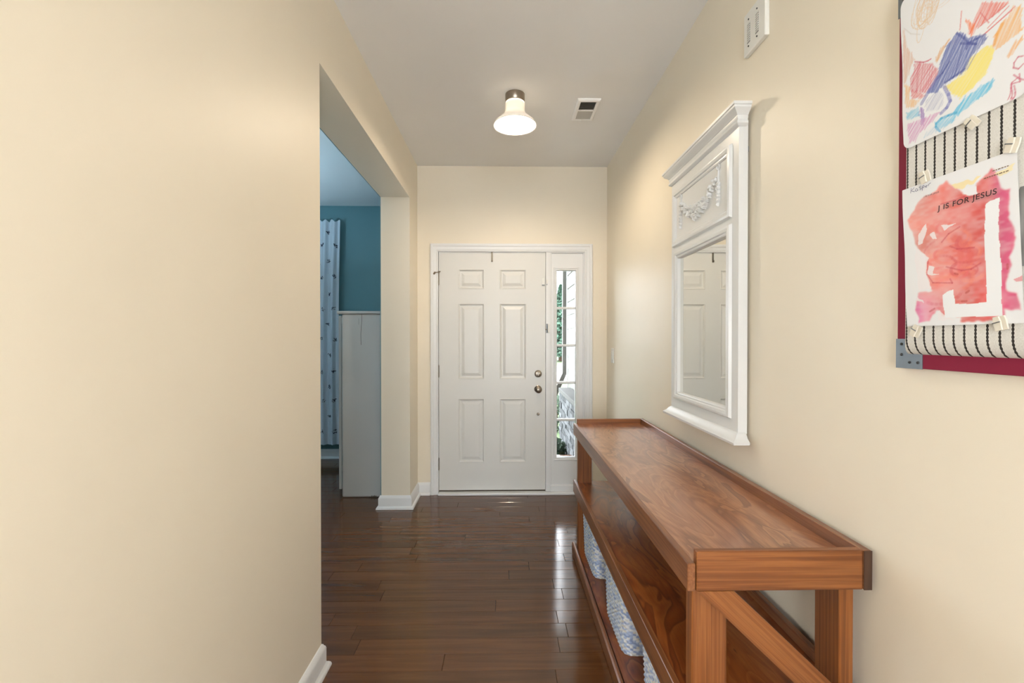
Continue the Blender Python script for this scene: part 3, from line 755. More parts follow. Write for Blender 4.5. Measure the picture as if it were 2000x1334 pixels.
nu, nv, rad = 80, 100, 0.034
V, F, UV = [], [], []
def ease(d, r): return 0.0 if d >= r else (1 - math.sqrt(max(0, 1 - (1 - d / r) ** 2)))
def warp(i, n): t = i / n; return 0.5 - 0.5 * math.cos(PI * t) if True else t
for j in range(nv + 1):
    for i in range(nu + 1):
        yy = y0 + (y1 - y0) * warp(i, nu); zz = z0 + (z1 - z0) * warp(j, nv)
        e = max(ease(min(yy - y0, y1 - yy), 0.012), ease(min(zz - z0, z1 - zz), rad))
        V.append((PX + 0.020 * e - WALL_R, yy - bd.location.y, zz - BZ0)); UV.append((yy - 0.001 + 0.01, zz))
for j in range(nv):
    for i in range(nu): a = j * (nu + 1) + i; F.append((a, a + 1, a + nu + 2, a + nu + 1))
pad = pydata('fabric_pad', V, F, M['stripe'], bd, smooth=True)
ul = pad.data.uv_layers.new(name='metres')
ul.data.foreach_set('uv', np.array([UV[l.vertex_index] for l in pad.data.loops], np.float32).ravel())
for sy in (0, 1):
    for sz in (0, 1):
        ya = BY1 + 0.0015 if sy else BY0 - 0.0015; za = BZ1 + 0.001 if sz else BZ0 - 0.001
        dy, dz = (-1 if sy else 1), (-1 if sz else 1); w_, l_ = 0.031, 0.063
        m = MB(); poly = [(ya, za), (ya + dy * l_, za), (ya + dy * l_, za + dz * w_), (ya + dy * w_, za + dz * w_), (ya + dy * w_, za + dz * l_), (ya, za + dz * l_)]
        m.prism(poly, BX - 0.0015, BX - 0.0001, lambda u, v, h: (h, u, v)); br = m.build('corner_bracket', M['steel'], bd)
        for (a, b) in ((0.014, 0.029), (0.014, 0.052), (0.034, 0.0135), (0.053, 0.0135)):
            MB().ellipsoid(Vector((BX - 0.002, ya + dy * a, za + dz * b)), (0.0022, 0.0030, 0.0030), None, 2).build('screw', M['darksteel'], br, smooth=60)

# ------------------------------------------------------------------ children's pictures on the board
ART1 = {'tan_c':[(76,226),(95,213),(76,195),(56,233)],
 'curve1':[(8,256),(23,234),(43,219)],
 'brown':[(6,261),(13,213),(29,178),(23,171),(9,144),(3,140),(2,199)],
 'tan2':[(102,171),(88,156),(77,142),(72,147),(78,157),(96,171)],
 'arc':[(29,172),(39,165),(48,159),(58,156),(64,156)],
 'pink':[(29,169),(65,146),(81,119),(67,98),(54,94),(20,116),(19,139),(26,156)],
 'blue':[(115,173),(124,169),(136,149),(163,138),(167,128),(140,113),(136,110),(132,93),(93,91),(77,81),(59,91),(77,114),(88,142),(96,162),(107,167)],
 'bluedark1':[(115,173),(128,155),(135,142),(149,130),(122,149)],
 'bluedark2':[(163,138),(150,139),(135,141),(132,132)],
 'bluedark3':[(129,97),(109,94),(93,92)],
 'bluedark4':[(101,127),(88,114),(77,108)],
 'red':[(161,197),(201,167),(191,161),(167,161),(147,158),(142,149),(138,162),(152,182)],
 'orange1':[(131,189),(146,167),(142,149),(138,159)],
 'pl0':[(165,139),(210,153)],
 'pl1':[(161,139),(205,150)],
 'pl2':[(168,146),(201,160)],
 'pl3':[(152,157),(197,165)],
 'pl4':[(125,207),(121,175)],
 'pl5':[(157,181),(170,154)],
 'orange2':[(209,154),(219,146),(219,109),(202,103),(183,99),(175,108),(180,126),(189,139),(205,143)],
 'orange2d':[(178,111),(182,125),(191,137)],
 'orange3':[(220,91),(201,74),(199,78),(208,92),(220,98)],
 'yellow':[(167,116),(177,102),(173,87),(164,67),(142,55),(120,50),(102,71),(94,84),(134,86),(139,110)],
 'tanleft':[(5,138),(19,123),(17,99),(39,87),(30,79),(10,86)],
 'pink2':[(20,120),(54,88),(48,86),(24,99)],
 'cyan1':[(11,74),(36,73),(40,55),(11,60)],
 'bl_l':[(77,111),(60,93),(45,77)],
 'bl_r':[(92,84),(99,66),(102,52),(95,43),(84,38)],
 'inner':[(77,86),(91,70),(88,52),(77,47),(54,58),(54,79)],
 'purp':[(41,72),(47,67),(52,43),(44,30),(41,54)],
 'mag':[(11,51),(40,46),(83,41),(58,27),(38,22),(26,10),(13,10)],
 'cyan2':[(176,53),(173,38),(135,26),(114,18),(107,29),(122,41),(147,48)],
 'cyan3':[(112,25),(97,27),(83,28),(73,23),(72,17),(78,5)],
 'cyan3w':[(112,25),(107,11),(78,9),(72,23),(83,29)],
 'pale':[(41,7),(78,9),(107,11),(110,18),(69,21)],
 'crim1':[(220,64),(213,67),(207,61),(206,53),(213,47),(220,51)],
 'crim2':[(206,41),(214,30),(220,25)],
 'crim3':[(212,33),(203,30),(202,21),(205,5),(212,1),(208,11),(206,23)],
 'crim4':[(200,5),(202,28),(215,25),(214,38)]}
ART2 = {'wash':[(12,221),(33,248),(44,257),(74,261),(83,270),(95,274),(109,255),(126,242),(137,233),(148,233),(148,250),(156,257),(166,263),(175,271),(184,249),(189,228),(202,224),(199,210),(200,182),(198,178),(207,141),(199,112),(200,95),(192,71),(191,56),(207,51),(207,21),(184,22),(182,5),(112,6),(111,14),(80,19),(69,31),(51,10),(29,7),(25,34),(28,67),(59,68),(48,102),(52,133),(32,155),(21,172)],
 'J':[(162,210),(169,213),(184,214),(182,186),(181,147),(183,98),(181,24),(182,13),(83,15),(80,57),(94,66),(101,67),(103,39),(158,38),(159,88),(157,144),(160,192)],
 'wrect':[(126,250),(148,247),(149,231),(137,233),(126,239)],
 'yel1':[(102,265),(129,262),(159,260),(146,253),(126,251),(110,254)],
 'yel2':[(176,260),(209,265),(209,254),(195,250)],
 'w1':[(50,203),(34,188),(33,166),(42,166),(50,188)],
 'w2':[(24,164),(52,133),(48,104),(59,73),(31,70),(25,115)],
 'w3':[(54,121),(64,116),(62,102),(76,98),(60,97),(51,102)],
 'w4':[(82,190),(108,189),(86,183)],
 'w5':[(56,180),(69,182),(73,169),(62,171)],
 'w6':[(69,29),(72,31),(82,18),(100,11),(71,9)],
 'w7':[(26,58),(41,53),(43,47),(26,52)],
 'swirl1':[(52,131),(50,102),(62,84),(100,79),(96,87)],
 'swirl2':[(89,111),(117,100),(134,100),(150,108)],
 'swirl3':[(81,160),(95,173),(116,181)],
 'swirl4':[(97,149),(110,141),(140,138)],
 'swirl5':[(84,233),(108,233),(127,234),(144,229)],
 'sp1':[(124,58),(129,61)],
 'sp2':[(116,43),(124,43)],
 'sp3':[(192,99),(192,92)],
 'sp4':[(105,96),(110,94)],
 'sp5':[(53,28),(63,33)],
 'rb1':[(199,74),(215,81),(213,66),(204,68)],
 'text':[(79,218),(182,218)],
 'kas':[(20,274),(64,274)],
 'small':[(50,255),(82,255)],
 'pr1':[(178,259),(203,261)],
 'pr2':[(164,253),(203,256)]}

def canvas(wm, hm, step):
    nx, ny = int(wm / step) + 1, int(hm / step) + 1
    gx, gy = np.meshgrid(np.linspace(0, wm, nx), np.linspace(0, hm, ny))
    return np.ones((ny, nx, 3)) * np.array(lin((236, 238, 242))), gx, gy
RS = np.random.RandomState(11)
def smooth_noise(shape, cells, rs=RS):
    g = rs.rand(cells[0] + 2, cells[1] + 2); yy = np.linspace(0, cells[0], shape[0]); xx = np.linspace(0, cells[1], shape[1])
    iy, ix = yy.astype(int), xx.astype(int); fy, fx = (yy - iy)[:, None], (xx - ix)[None]; fy, fx = fy * fy * (3 - 2 * fy), fx * fx * (3 - 2 * fx)
    a, b, c_, d = g[np.ix_(iy, ix)], g[np.ix_(iy, ix + 1)], g[np.ix_(iy + 1, ix)], g[np.ix_(iy + 1, ix + 1)]
    return a * (1 - fy) * (1 - fx) + b * (1 - fy) * fx + c_ * fy * (1 - fx) + d * fy * fx
def seg_dist(gx, gy, p, q):
    dx, dy = q[0] - p[0], q[1] - p[1]; L2 = dx * dx + dy * dy + 1e-9
    t = np.clip(((gx - p[0]) * dx + (gy - p[1]) * dy) / L2, 0, 1)
    return np.hypot(gx - p[0] - t * dx, gy - p[1] - t * dy)
def stroke(img, gx, gy, pts, wd, col, al):
    c = np.array(lin(col))
    for p, q in zip(pts, pts[1:]):
        x0, x1 = min(p[0], q[0]) - wd - 1, max(p[0], q[0]) + wd + 1; yy0, yy1 = min(p[1], q[1]) - wd - 1, max(p[1], q[1]) + wd + 1
        jx = np.where((gx[0] >= x0) & (gx[0] <= x1))[0]; jy = np.where((gy[:, 0] >= yy0) & (gy[:, 0] <= yy1))[0]
        if len(jx) == 0 or len(jy) == 0: continue
        s_ = np.ix_(jy, jx); d = seg_dist(gx[s_], gy[s_], p, q)
        a = (np.clip(1 - (d - wd * 0.5) / 0.8, 0, 1) * al * (0.6 + 0.4 * RS.rand(*d.shape)))[..., None]
        img[s_] = img[s_] * (1 - a) + c * a
def inside(gx, gy, poly):
    r = np.zeros(gx.shape, bool); n = len(poly)
    for i in range(n):
        (xa, ya), (xb, yb) = poly[i], poly[(i + 1) % n]
        if ya == yb: continue
        cnd = ((ya > gy) != (yb > gy)) & (gx < (xb - xa) * (gy - ya) / (yb - ya) + xa); r ^= cnd
    return r
def fill(img, gx, gy, poly, col, al, ragged=0.0):
    jx = gx + (smooth_noise(gx.shape, (30, 24)) - 0.5) * ragged; jy = gy + (smooth_noise(gx.shape, (30, 24)) - 0.5) * ragged
    k = inside(jx, jy, poly)[..., None] * al; img[:] = img * (1 - k) + np.array(lin(col)) * k
def hatch(img, gx, gy, poly, ang, sp, wd, col, al, base=0.3):
    fill(img, gx, gy, poly, col, base, 4)
    P = np.array(poly, float); c = P.mean(0); rad_ = np.hypot(*(P - c).T).max(); d = np.array((math.cos(ang), math.sin(ang))); n = np.array((-d[1], d[0]))
    o = -rad_
    while o < rad_:
        ts = np.linspace(-rad_, rad_, 90); L = c + n * o + d * ts[:, None]
        ins = inside(L[:, 0], L[:, 1], poly); idx = np.where(ins)[0]
        if len(idx) > 1:
            a, b = L[idx[0]] + RS.randn(2) * 1.5, L[idx[-1]] + RS.randn(2) * 1.5
            stroke(img, gx, gy, [tuple(a), tuple(b)], wd, col, al * RS.uniform(0.5, 1))
        o += sp * RS.uniform(0.5, 1.5)
def sheet(name, label, W_, H_, step, img, gx, gy, Y, Z, X, corner, mat, tilt=0.0, curl=0.004):
    """drawing paper hung on the board; u runs to the viewer's right (towards -y)"""
    ny, nx = gx.shape; V = []
    for j in range(ny):
        vv = gy[j, 0]; e = min(vv, H_ - vv); ins = 0 if e >= corner else corner - math.sqrt(max(0, corner ** 2 - (corner - e) ** 2))
        for i in range(nx):
            uu = ins + (W_ - 2 * ins) * gx[j, i] / W_
            h = curl * (math.sin(PI * uu / W_ * 1.3 + 0.6) * 0.5 + 0.5) * (0.4 + 0.6 * math.sin(PI * vv / H_ * 1.6 + 0.4) ** 2)
            V.append((-h, -(uu + tilt * vv) / 1000, vv / 1000))
    F = [(j * nx + i, j * nx + i + 1, (j + 1) * nx + i + 1, (j + 1) * nx + i) for j in range(ny - 1) for i in range(nx - 1)]
    o = pydata(name, V, F, mat, smooth=True, loc=(X, Y, Z)); set_colors(o.data, img.reshape(-1, 3))
    return tag(o, label, 'drawing')
M['paper'] = vcol('drawing_paper', 0.75)
W1, H1 = 226, 318
im, gx, gy = canvas(W1, H1, 1.1)
A1 = ART1
def H(k, ang, sp, wd, col, al, base=0.25): hatch(im, gx, gy, A1[k], ang, sp, wd, col, al, base)
def S(k, wd, col, al): stroke(im, gx, gy, A1[k], wd, col, al)
for i in range(16):                                           # loose tan loops
    cx, cy, ra, rb = 60 + RS.randn() * 6, 262 + RS.randn() * 10, RS.uniform(8, 26), RS.uniform(14, 44)
    pts = [(cx + ra * math.cos(t * .35 + i) + rb * .25 * math.sin(t * .35 + i), cy + rb * math.sin(t * .35 + i)) for t in range(22)]
    stroke(im, gx, gy, pts, 0.8, (228, 200, 165), 0.55)
for i in range(7):
    cx, cy, ra, rb = 92 + RS.randn() * 8, 285 + RS.randn() * 10, RS.uniform(20, 45), RS.uniform(25, 50)
    stroke(im, gx, gy, [(cx + ra * math.cos(t * .3 + i), cy + rb * math.sin(t * .3 + i)) for t in range(16)], 0.8, (232, 205, 185), 0.45)
S('curve1', 0.8, (205, 200, 195), .6)
H('brown', 1.45, 2.2, 1.6, (222, 178, 150), .6, .25); H('tan2', 1.1, 1.8, 1.6, (224, 178, 128), .7, .3)
H('tanleft', 1.3, 2.0, 1.6, (238, 196, 140), .7, .35); H('pink2', .5, 2.2, 1.6, (224, 130, 130), .7, .3)
H('pink', .75, 2.6, 1.6, (216, 104, 118), .75, .22); H('pink', 1.5, 5.0, 1.2, (206, 92, 110), .6, 0); S('arc', 1.8, (206, 92, 118), .95)
H('orange2', 1.05, 2.4, 2.2, (238, 188, 122), .75, .35); S('orange2d', 5, (236, 168, 84), .7); H('orange3', .95, 2.2, 2.2, (236, 176, 98), .85, .3)
H('red', .95, 2.3, 1.8, (230, 112, 96), .75, .3); H('orange1', 1.4, 1.9, 1.8, (240, 130, 72), .85, .35)
for i in range(6): S('pl%d' % i, 1.4, (220, 116, 118), .8)
H('yellow', .8, 2.2, 2.6, (244, 230, 134), .8, .7)
H('inner', .9, 3.5, 1.0, (160, 165, 200), .5, .12)
H('blue', .95, 2.0, 1.8, (112, 126, 188), .8, .5); H('blue', 1.25, 4.5, 1.3, (84, 98, 166), .6, 0)
for k_ in ('bluedark1', 'bluedark2', 'bluedark3', 'bluedark4'): S(k_, 3.0, (82, 92, 160), .8)
S('bl_l', 7, (116, 124, 188), .7); S('bl_r', 6, (118, 122, 192), .75)
H('cyan1', .5, 2.2, 2.2, (140, 204, 230), .8, .35); H('purp', 1.4, 2.0, 1.6, (152, 116, 192), .8, .3); H('mag', .8, 2.4, 1.6, (214, 152, 200), .7, .25)
H('pale', .6, 3.2, 1.4, (176, 206, 230), .6, .15); H('cyan2', .85, 2.0, 2.2, (112, 200, 234), .85, .4); H('cyan3w', .6, 2.4, 1.8, (130, 206, 236), .7, .2); S('cyan3', 4, (76, 178, 222), .85)
for k_ in ('crim1', 'crim2', 'crim3', 'crim4'): S(k_, 1.7, (206, 112, 138), .85)
sheet('crayon_drawing', 'colourful crayon scribble drawing clipped at the top of the pin board', W1, H1, 1.1, im, gx, gy, .946, 1.722, 0.8435, 16, M['paper'], tilt=-0.03)

W2, H2 = 213, 287
im, gx, gy = canvas(W2, H2, 1.0)
A2 = ART2
n1, n2, n3 = smooth_noise(gx.shape, (7, 5)), smooth_noise(gx.shape, (18, 10)), smooth_noise(gx.shape, (60, 24))
jx, jy = gx + (n2 - .5) * 8, gy + (n3 - .5) * 5
msk = inside(jx, jy, A2['wash']).astype(float)
def blur(a, n):
    for _ in range(n): a = (np.pad(a, 1, mode='edge')[:-2, 1:-1] + np.pad(a, 1, mode='edge')[2:, 1:-1] + np.pad(a, 1, mode='edge')[1:-1, :-2] + np.pad(a, 1, mode='edge')[1:-1, 2:] + a * 2) / 6
    return a
msk = blur(msk, 5)
soft = np.clip(msk * (0.84 + 0.30 * (n2 - .35)) * (0.88 + 0.24 * n3), 0, 1)
t = np.clip((gx - 30) / 130, 0, 1)[..., None]; t2 = np.clip((gx - 165) / 20, 0, 1)[..., None]; low = np.clip((90 - gx) / 60, 0, 1)[..., None] * np.clip((80 - gy) / 40, 0, 1)[..., None]
c_ = np.array(lin((238, 158, 148))) * (1 - t) + np.array(lin((226, 98, 96))) * t
c_ = c_ * (1 - t2) + np.array(lin((220, 102, 138))) * t2; c_ = c_ * (1 - low) + np.array(lin((222, 130, 172))) * low
c_ = c_ * (0.86 + 0.28 * n1[..., None])
im[:] = im * (1 - soft[..., None]) + np.clip(c_, 0, 1) * soft[..., None]
def S2(k, wd, col, al): stroke(im, gx, gy, A2[k], wd, col, al)
fill(im, gx, gy, A2['yel1'], (246, 226, 160), .75, 8); fill(im, gx, gy, A2['yel2'], (248, 236, 188), .8, 8)
for i in range(26):                                            # broad brush swirls
    cx, cy, ra = RS.uniform(70, 140), RS.uniform(60, 190), RS.uniform(12, 46); a0 = RS.uniform(0, 6)
    pts = [(cx + ra * math.cos(a0 + q * .22), cy + ra * .6 * math.sin(a0 + q * .22)) for q in range(10)]
    pts = [p for p in pts if inside(np.array([[p[0]]]), np.array([[p[1]]]), A2['wash'])[0, 0]]
    stroke(im, gx, gy, pts, RS.uniform(2, 7), [(240, 140, 120), (214, 84, 96), (236, 120, 124), (242, 160, 140)][i % 4], .22)
for k_ in ('swirl1', 'swirl2', 'swirl3', 'swirl4', 'swirl5'): S2(k_, 2.2, (204, 76, 92), .6)
for k_ in ('sp1', 'sp2', 'sp3', 'sp4', 'sp5'): S2(k_, 3.0, (184, 62, 50), .6)
fill(im, gx, gy, A2['rb1'], (222, 120, 130), .7, 5)
for k_ in ('w1', 'w2', 'w3', 'w4', 'w5', 'w6', 'w7'): fill(im, gx, gy, A2[k_], (240, 236, 240), .85, 5)
fill(im, gx, gy, A2['wrect'], (238, 238, 242), 1.0, 2); fill(im, gx, gy, A2['J'], (240, 243, 248), 1.0, 2)
JY, JZ, JX = .946, 1.352, 0.8425
pt = sheet('painted_letter_page', 'red watercolour page with a white letter J pinned to the board', W2, H2, 1.0, im, gx, gy, JY - 0.011, JZ, JX, 1.0, M['paper'], tilt=-0.045, curl=0.003)
M['ink'] = paint('black_printed_ink', (58, 26, 30), 0.6); M['pen'] = paint('blue_pen_ink', (60, 66, 120), 0.5); M['fine'] = paint('grey_print_ink', (120, 96, 70), 0.6)
def text_on_sheet(name, body, u, v, size, width, mat, shear=0.08, bold=0.0):
    cu = bpy.data.curves.new(name, 'FONT'); cu.body = body; cu.size = 1.0; cu.shear = shear; cu.offset = bold; cu.space_character = 1.1
    ob = bpy.data.objects.new(name, cu); COL.objects.link(ob)
    dg = bpy.context.evaluated_depsgraph_get(); me = bpy.data.meshes.new_from_object(ob.evaluated_get(dg)); bpy.data.objects.remove(ob)
    co = np.empty(len(me.vertices) * 3); me.vertices.foreach_get('co', co); co = co.reshape(-1, 3)
    mn, mx = co.min(0), co.max(0); a = (co - mn) / np.maximum(mx - mn, 1e-6)
    out = np.zeros_like(co); out[:, 0] = -0.0045; out[:, 1] = -(u - 11 + a[:, 0] * width) / 1000; out[:, 2] = (v + a[:, 1] * size) / 1000
    me.vertices.foreach_set('co', out.ravel()); me.update()
    me.materials.append(mat); o = bpy.data.objects.new(name, me); COL.objects.link(o); o.parent = pt; return o
tag(text_on_sheet('printed_title', 'J IS FOR JESUS', 79, 218, 13.0, 106, M['ink'], 0.05, 0.012), 'dark printed words J IS FOR JESUS')
text_on_sheet('small_caption', 'J IS FOR JESUS', 50, 255, 4.0, 32, M['ink'])
def ribbon(name, strokes, wd, mat):
    V, F = [], []
    for st in strokes:
        st = [Vector(p) for p in st]; b = len(V)
        for i, p in enumerate(st):
            d = (st[min(i + 1, len(st) - 1)] - st[max(i - 1, 0)]).normalized(); n_ = Vector((-d.y, d.x)) * wd / 2
            for q in (p + n_, p - n_): V.append((-0.0045, -(q.x - 11) / 1000, q.y / 1000))
        for i in range(len(st) - 1): F.append((b + 2 * i, b + 2 * i + 1, b + 2 * i + 3, b + 2 * i + 2))
    o = pydata(name, V, F, mat, pt); return o
arc = lambda cx, cy, rx, ry, a0, a1, n=10: [(cx + rx * math.cos(a0 + (a1 - a0) * i / n), cy + ry * math.sin(a0 + (a1 - a0) * i / n)) for i in range(n + 1)]
tag(ribbon('handwriting', [[(21, 274), (21.5, 279), (22, 284)], [(29, 283), (25, 280), (22, 278.5), (25, 276.5), (30, 274)],
    arc(34, 276.5, 2.6, 2.6, .6, 6.6) + [(37.5, 274)], arc(42.5, 279.5, 2.2, 1.6, .4, 4.2) + arc(42.5, 276, 2.2, 1.8, 1.6, -2.4),
    [(47, 280), (47.2, 276), (47, 271)], arc(49, 278.4, 2.2, 2.0, 2.6, -2.4), [(53, 276.5), (56, 277.2)], arc(56, 276.6, 2, 1.6, .3, 5.2), [(60, 279), (60.2, 276.0), (60, 278), (62.5, 280), (65, 280.6)]], 0.9, M['pen']), 'blue handwritten name')
for vv, u0, u1 in ((262, 178, 203), (254, 164, 203)):            # two illegible lines of fine print
    u, dashes = u0, []
    while u < u1: ln = RS.uniform(2, 6); dashes.append([(u, vv), (min(u + ln, u1), vv)]); u += ln + 1.2
    ribbon('fine_print', dashes, 1.6, M['fine'])['kind'] = 'stuff'
# grey mottled sheet beside the painting
im, gx, gy = canvas(80, 130, 4); n1 = smooth_noise(gx.shape, (4, 4)); im[:] = (0.10 + 0.35 * n1)[..., None]
ph_ = sheet('grey_sheet', 'edge of a grey mottled sheet right of the red painting', 80, 130, 4, im, gx, gy, .7335, 1.445, 0.8450, 2, M['paper'], curl=0.0)
ph_['category'] = 'photo'
# small clothes pegs
M['peg'] = paint('whitened_wood_peg', (226, 220, 206), 0.6, 0.3, 200, 0.05)
def make_peg():
    r = empty('mini_clothes_peg', (0, 0, 0))
    for s_, off in ((1, 0.0), (-1, -0.0060)):
        m = MB(); x0 = -0.0065 if s_ == 1 else -0.0028
        poly = [(-0.0050, -0.012), (0.0050, -0.012), (0.0056, 0.003), (0.0042, 0.012), (-0.0042, 0.012), (-0.0056, 0.003)]
        m.prism([(u + (off if s_ < 0 else 0), v) for u, v in poly], x0, x0 + 0.0030, lambda u, v, h: (h, u, v)); m.build('prong', M['peg'], r, loc=None)
    m = MB(); m.tube([(-0.0072, -0.006, 0.002), (-0.0072, 0.006, 0.002)], 0.0009, 6); m.tube([(-0.0072, 0.006, 0.002), (-0.001, 0.007, 0.001)], 0.0009, 6); m.build('spring', M['steel'], r)
    return r
pg = make_peg()
PEGS = [((0.8425, 0.806, 1.713), R(-38), 'tiny white clothes peg on the lower edge of the crayon drawing'), ((0.8420, 0.741, 1.647), R(20), 'tiny white clothes peg on the top right corner of the red painting'),
        ((0.8420, 0.897, 1.648), R(-15), 'tiny white clothes peg on the top left edge of the red painting'), ((0.8420, 0.914, 1.343), R(28), 'tiny white clothes peg at the bottom left of the red painting'),
        ((0.8420, 0.757, 1.352), R(-14), 'tiny white clothes peg at the bottom right of the red painting')]
for i, (l, rx, lb) in enumerate(PEGS):
    if i == 0: r = pg
    else:
        r = pg.copy(); COL.objects.link(r)
        for ch in pg.children: q = ch.copy(); COL.objects.link(q); q.parent = r
    r.location = l; r.rotation_euler = (rx, 0, 0); tag(r, lb, 'clothes peg', 'mini pegs on the pin board')

# ------------------------------------------------------------------ side room: curtain and white cabinet
cu_ = empty('curtain', (-2.0, SIDE_F - 0.06, 0.17), 'pale blue white curtain with small dark printed figures in the teal room', 'curtain')
CX0, CX1 = -2.32, -1.772
M['curtain'] = paint('pale_blue_curtain_cloth', (216, 226, 236), 0.9, 0.3, 500, 0.02); M['motif'] = paint('navy_print', (52, 60, 82), 0.9)
def cfold(u, z):
    zz = (z - 0.168) / 2.43
    x = CX1 - u; fold = 0.020 * math.sin(u * 62 + 0.8 * math.sin(zz * 3)) + 0.010 * math.sin(u * 131 + 2 + zz * 2)
    x -= 0.018 * math.sin(zz * PI) * (1 - u / 0.55) + (0.012 * (1 - zz))
    return x, SIDE_F - 0.075 + fold * (0.65 + 0.25 * (1 - zz)), z
V, F = [], []; nu, nv = 120, 40
for j in range(nv + 1):
    for i in range(nu + 1):
        u = (CX1 - CX0) * i / nu; z = 0.168 + 2.43 * j / nv + (0.012 * math.sin(u * 90) if j == nv else 0)
        x, y_, zz = cfold(u, z); V.append((x + 2.0, y_ - cu_.location.y, zz - 0.17))
for j in range(nv):
    for i in range(nu): a = j * (nu + 1) + i; F.append((a, a + 1, a + nu + 2, a + nu + 1))
co = pydata('curtain_cloth', V, F, M['curtain'], cu_, smooth=True)
V, F = [], []; rg = random.Random(5)
for j in range(14):
    for i in range(4):
        u0, z0 = 0.050 + i * 0.130 + (0.065 if j % 2 else 0) + rg.uniform(-.015, .015), 0.30 + j * 0.168 + rg.uniform(-.02, .02)
        if u0 > 0.52: continue
        for k_ in range(9):                                    # a little sprawling sketch of short dashes
            a0 = rg.uniform(0, PI); ln = rg.uniform(0.012, 0.026); du, dz = rg.uniform(-.016, .016), rg.uniform(-.018, .018)
            b = len(V)
            for s_ in (-1, 1):
                for q in (-1, 1):
                    uu = u0 + du + s_ * math.cos(a0) * ln / 2 - q * math.sin(a0) * 0.0026; z = z0 + dz + s_ * math.sin(a0) * ln / 2 + q * math.cos(a0) * 0.0026
                    x, y_, zz = cfold(uu, z); V.append((x + 2.0, y_ - 0.0025 - cu_.location.y, zz - 0.17))
            F.append((b, b + 1, b + 3, b + 2))
mo = pydata('printed_figures', V, F, M['motif'], cu_); mo['kind'] = 'stuff'
m = MB(); m.tube([(-3.5, SIDE_F - 0.028, 2.555), (-1.83, SIDE_F - 0.028, 2.555)], 0.008, 12); m.ellipsoid(Vector((-1.822, SIDE_F - 0.028, 2.555)), (0.012,) * 3, None, 2)
rod = m.build('curtain_rod', M['plastic'], smooth=40, loc=(-2.0, SIDE_F - 0.028, 2.555)); tag(rod, 'slim white curtain rod across the top of the teal room window', 'curtain rod')
for x in (-3.45, -1.84): MB().box(x - 0.006, x + 0.006, SIDE_F - 0.028, SIDE_F, 2.549, 2.561).build('rod_bracket', M['plastic'], rod)

AX0, AX1, AY0, AY1, AZ = -1.347, -0.968, 3.80, 4.72, 1.527
cab = empty('cabinet', ((AX0 + AX1) / 2, (AY0 + AY1) / 2, 0), 'tall worn white cabinet standing against the wall in the teal room', 'cabinet')
MB().box(AX0, AX1, AY0, AY1, 0.0, AZ, 0.016, 3).build('cabinet_body', M['cabinet'], cab, smooth=40)
MB().box(AX0 - 0.035, AX1, AY0 - 0.008, AY1 + 0.008, AZ, AZ + 0.024, 0.005, 2).build('cabinet_top', M['cabinet'], cab)
for a, b in ((AY0 + 0.06, AY0 + 0.455), (AY0 + 0.460, AY1 - 0.06)):
    d = MB().box(AX0 - 0.045, AX0 - 0.022, a, b, 0.05, AZ - 0.012, 0.004, 2).build('cabinet_door', M['cabinet'], cab)
    for z in (0.2, 1.45): MB().box(AX0 - 0.023, AX0 + 0.001, a + 0.006 if a < 4 else b - 0.03, a + 0.03 if a < 4 else b - 0.006, z, z + 0.05, 0.002).build('hinge', M['plastic'], d)
    yk = b - 0.05 if a < 4 else a + 0.05
    MB().lathe([(0, 0), (0.008, 0), (0.006, 0.014), (0.014, 0.022), (0.012, 0.030), (0, 0.032)], Matrix.Translation((AX0 - 0.045, yk, 0.85)) @ Matrix.Rotation(R(-90), 4, 'Y'), 16).build('knob', M['plastic'], d, smooth=40)
def crack(strips, name):
    V, F = [], []
    for pts, wd in strips:
        b = len(V)
        for x, z in pts: V.extend([(x - wd / 2 - cab.location.x, AY0 - 0.0006 - cab.location.y, z), (x + wd / 2 - cab.location.x, AY0 - 0.0006 - cab.location.y, z)])
        for i in range(len(pts) - 1): F.append((b + 2 * i, b + 2 * i + 1, b + 2 * i + 3, b + 2 * i + 2))
    return pydata(name, V, F, M['rubber'], cab)
crack([([(-1.178, 1.522), (-1.180, 1.45), (-1.186, 1.36), (-1.184, 1.27)], 0.0028)], 'paint_crack')
crack([([(-1.202, 1.49), (-1.203, 1.44)], 0.0014)], 'paint_crack')
chips = []
for i in range(9):
    x = -1.115 + i * 0.008 + rg.uniform(-.003, .003); chips.append(([(x, 0.003), (x + rg.uniform(-.003, .003), 0.006 + rg.uniform(0, .014))], 0.0045))
crack(chips, 'paint_chips')['kind'] = 'stuff'

# ------------------------------------------------------------------ outdoors beyond the sidelight
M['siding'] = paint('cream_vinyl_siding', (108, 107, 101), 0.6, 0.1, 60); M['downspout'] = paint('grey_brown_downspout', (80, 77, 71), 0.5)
M['concrete'] = paint('pale_concrete', (150, 148, 143), 0.9, 0.4, 40, 0.06); M['lawn'] = paint('lawn_green', (70, 90, 52), 0.95, 0.6, 30, 0.2)
gr = tag(MB().box(-40, 40, 6.8, 90, -0.28, -0.20).build('ground', M['lawn']), 'green front lawn beyond the porch', 'lawn', kind='structure')
tag(MB().box(-3, 1.2, 5.2, 6.8, -0.28, -0.18).build('porch_path', M['concrete']), 'pale concrete walk outside the front door', 'path', kind='structure')
tag(MB().box(-0.94, 1.0, 4.006, 5.2, -0.28, -0.08, 0.01).build('porch_slab', M['concrete']), 'pale concrete porch slab outside the front door', 'porch', kind='structure')
tag(MB().box(-6, 14, 16, 24, -0.20, -0.17).build('street', M['concrete']), 'pale street pavement far beyond the lawn', 'street', kind='structure')
tag(MB().box(-0.82, 1.05, 4.006, 6.5, 2.80, 2.92).build('unseen_porch_roof', M['trim']), 'unseen flat porch roof added outside to shade the garage siding', 'porch roof', kind='structure')  # unseen roof, added to keep sky light off the siding
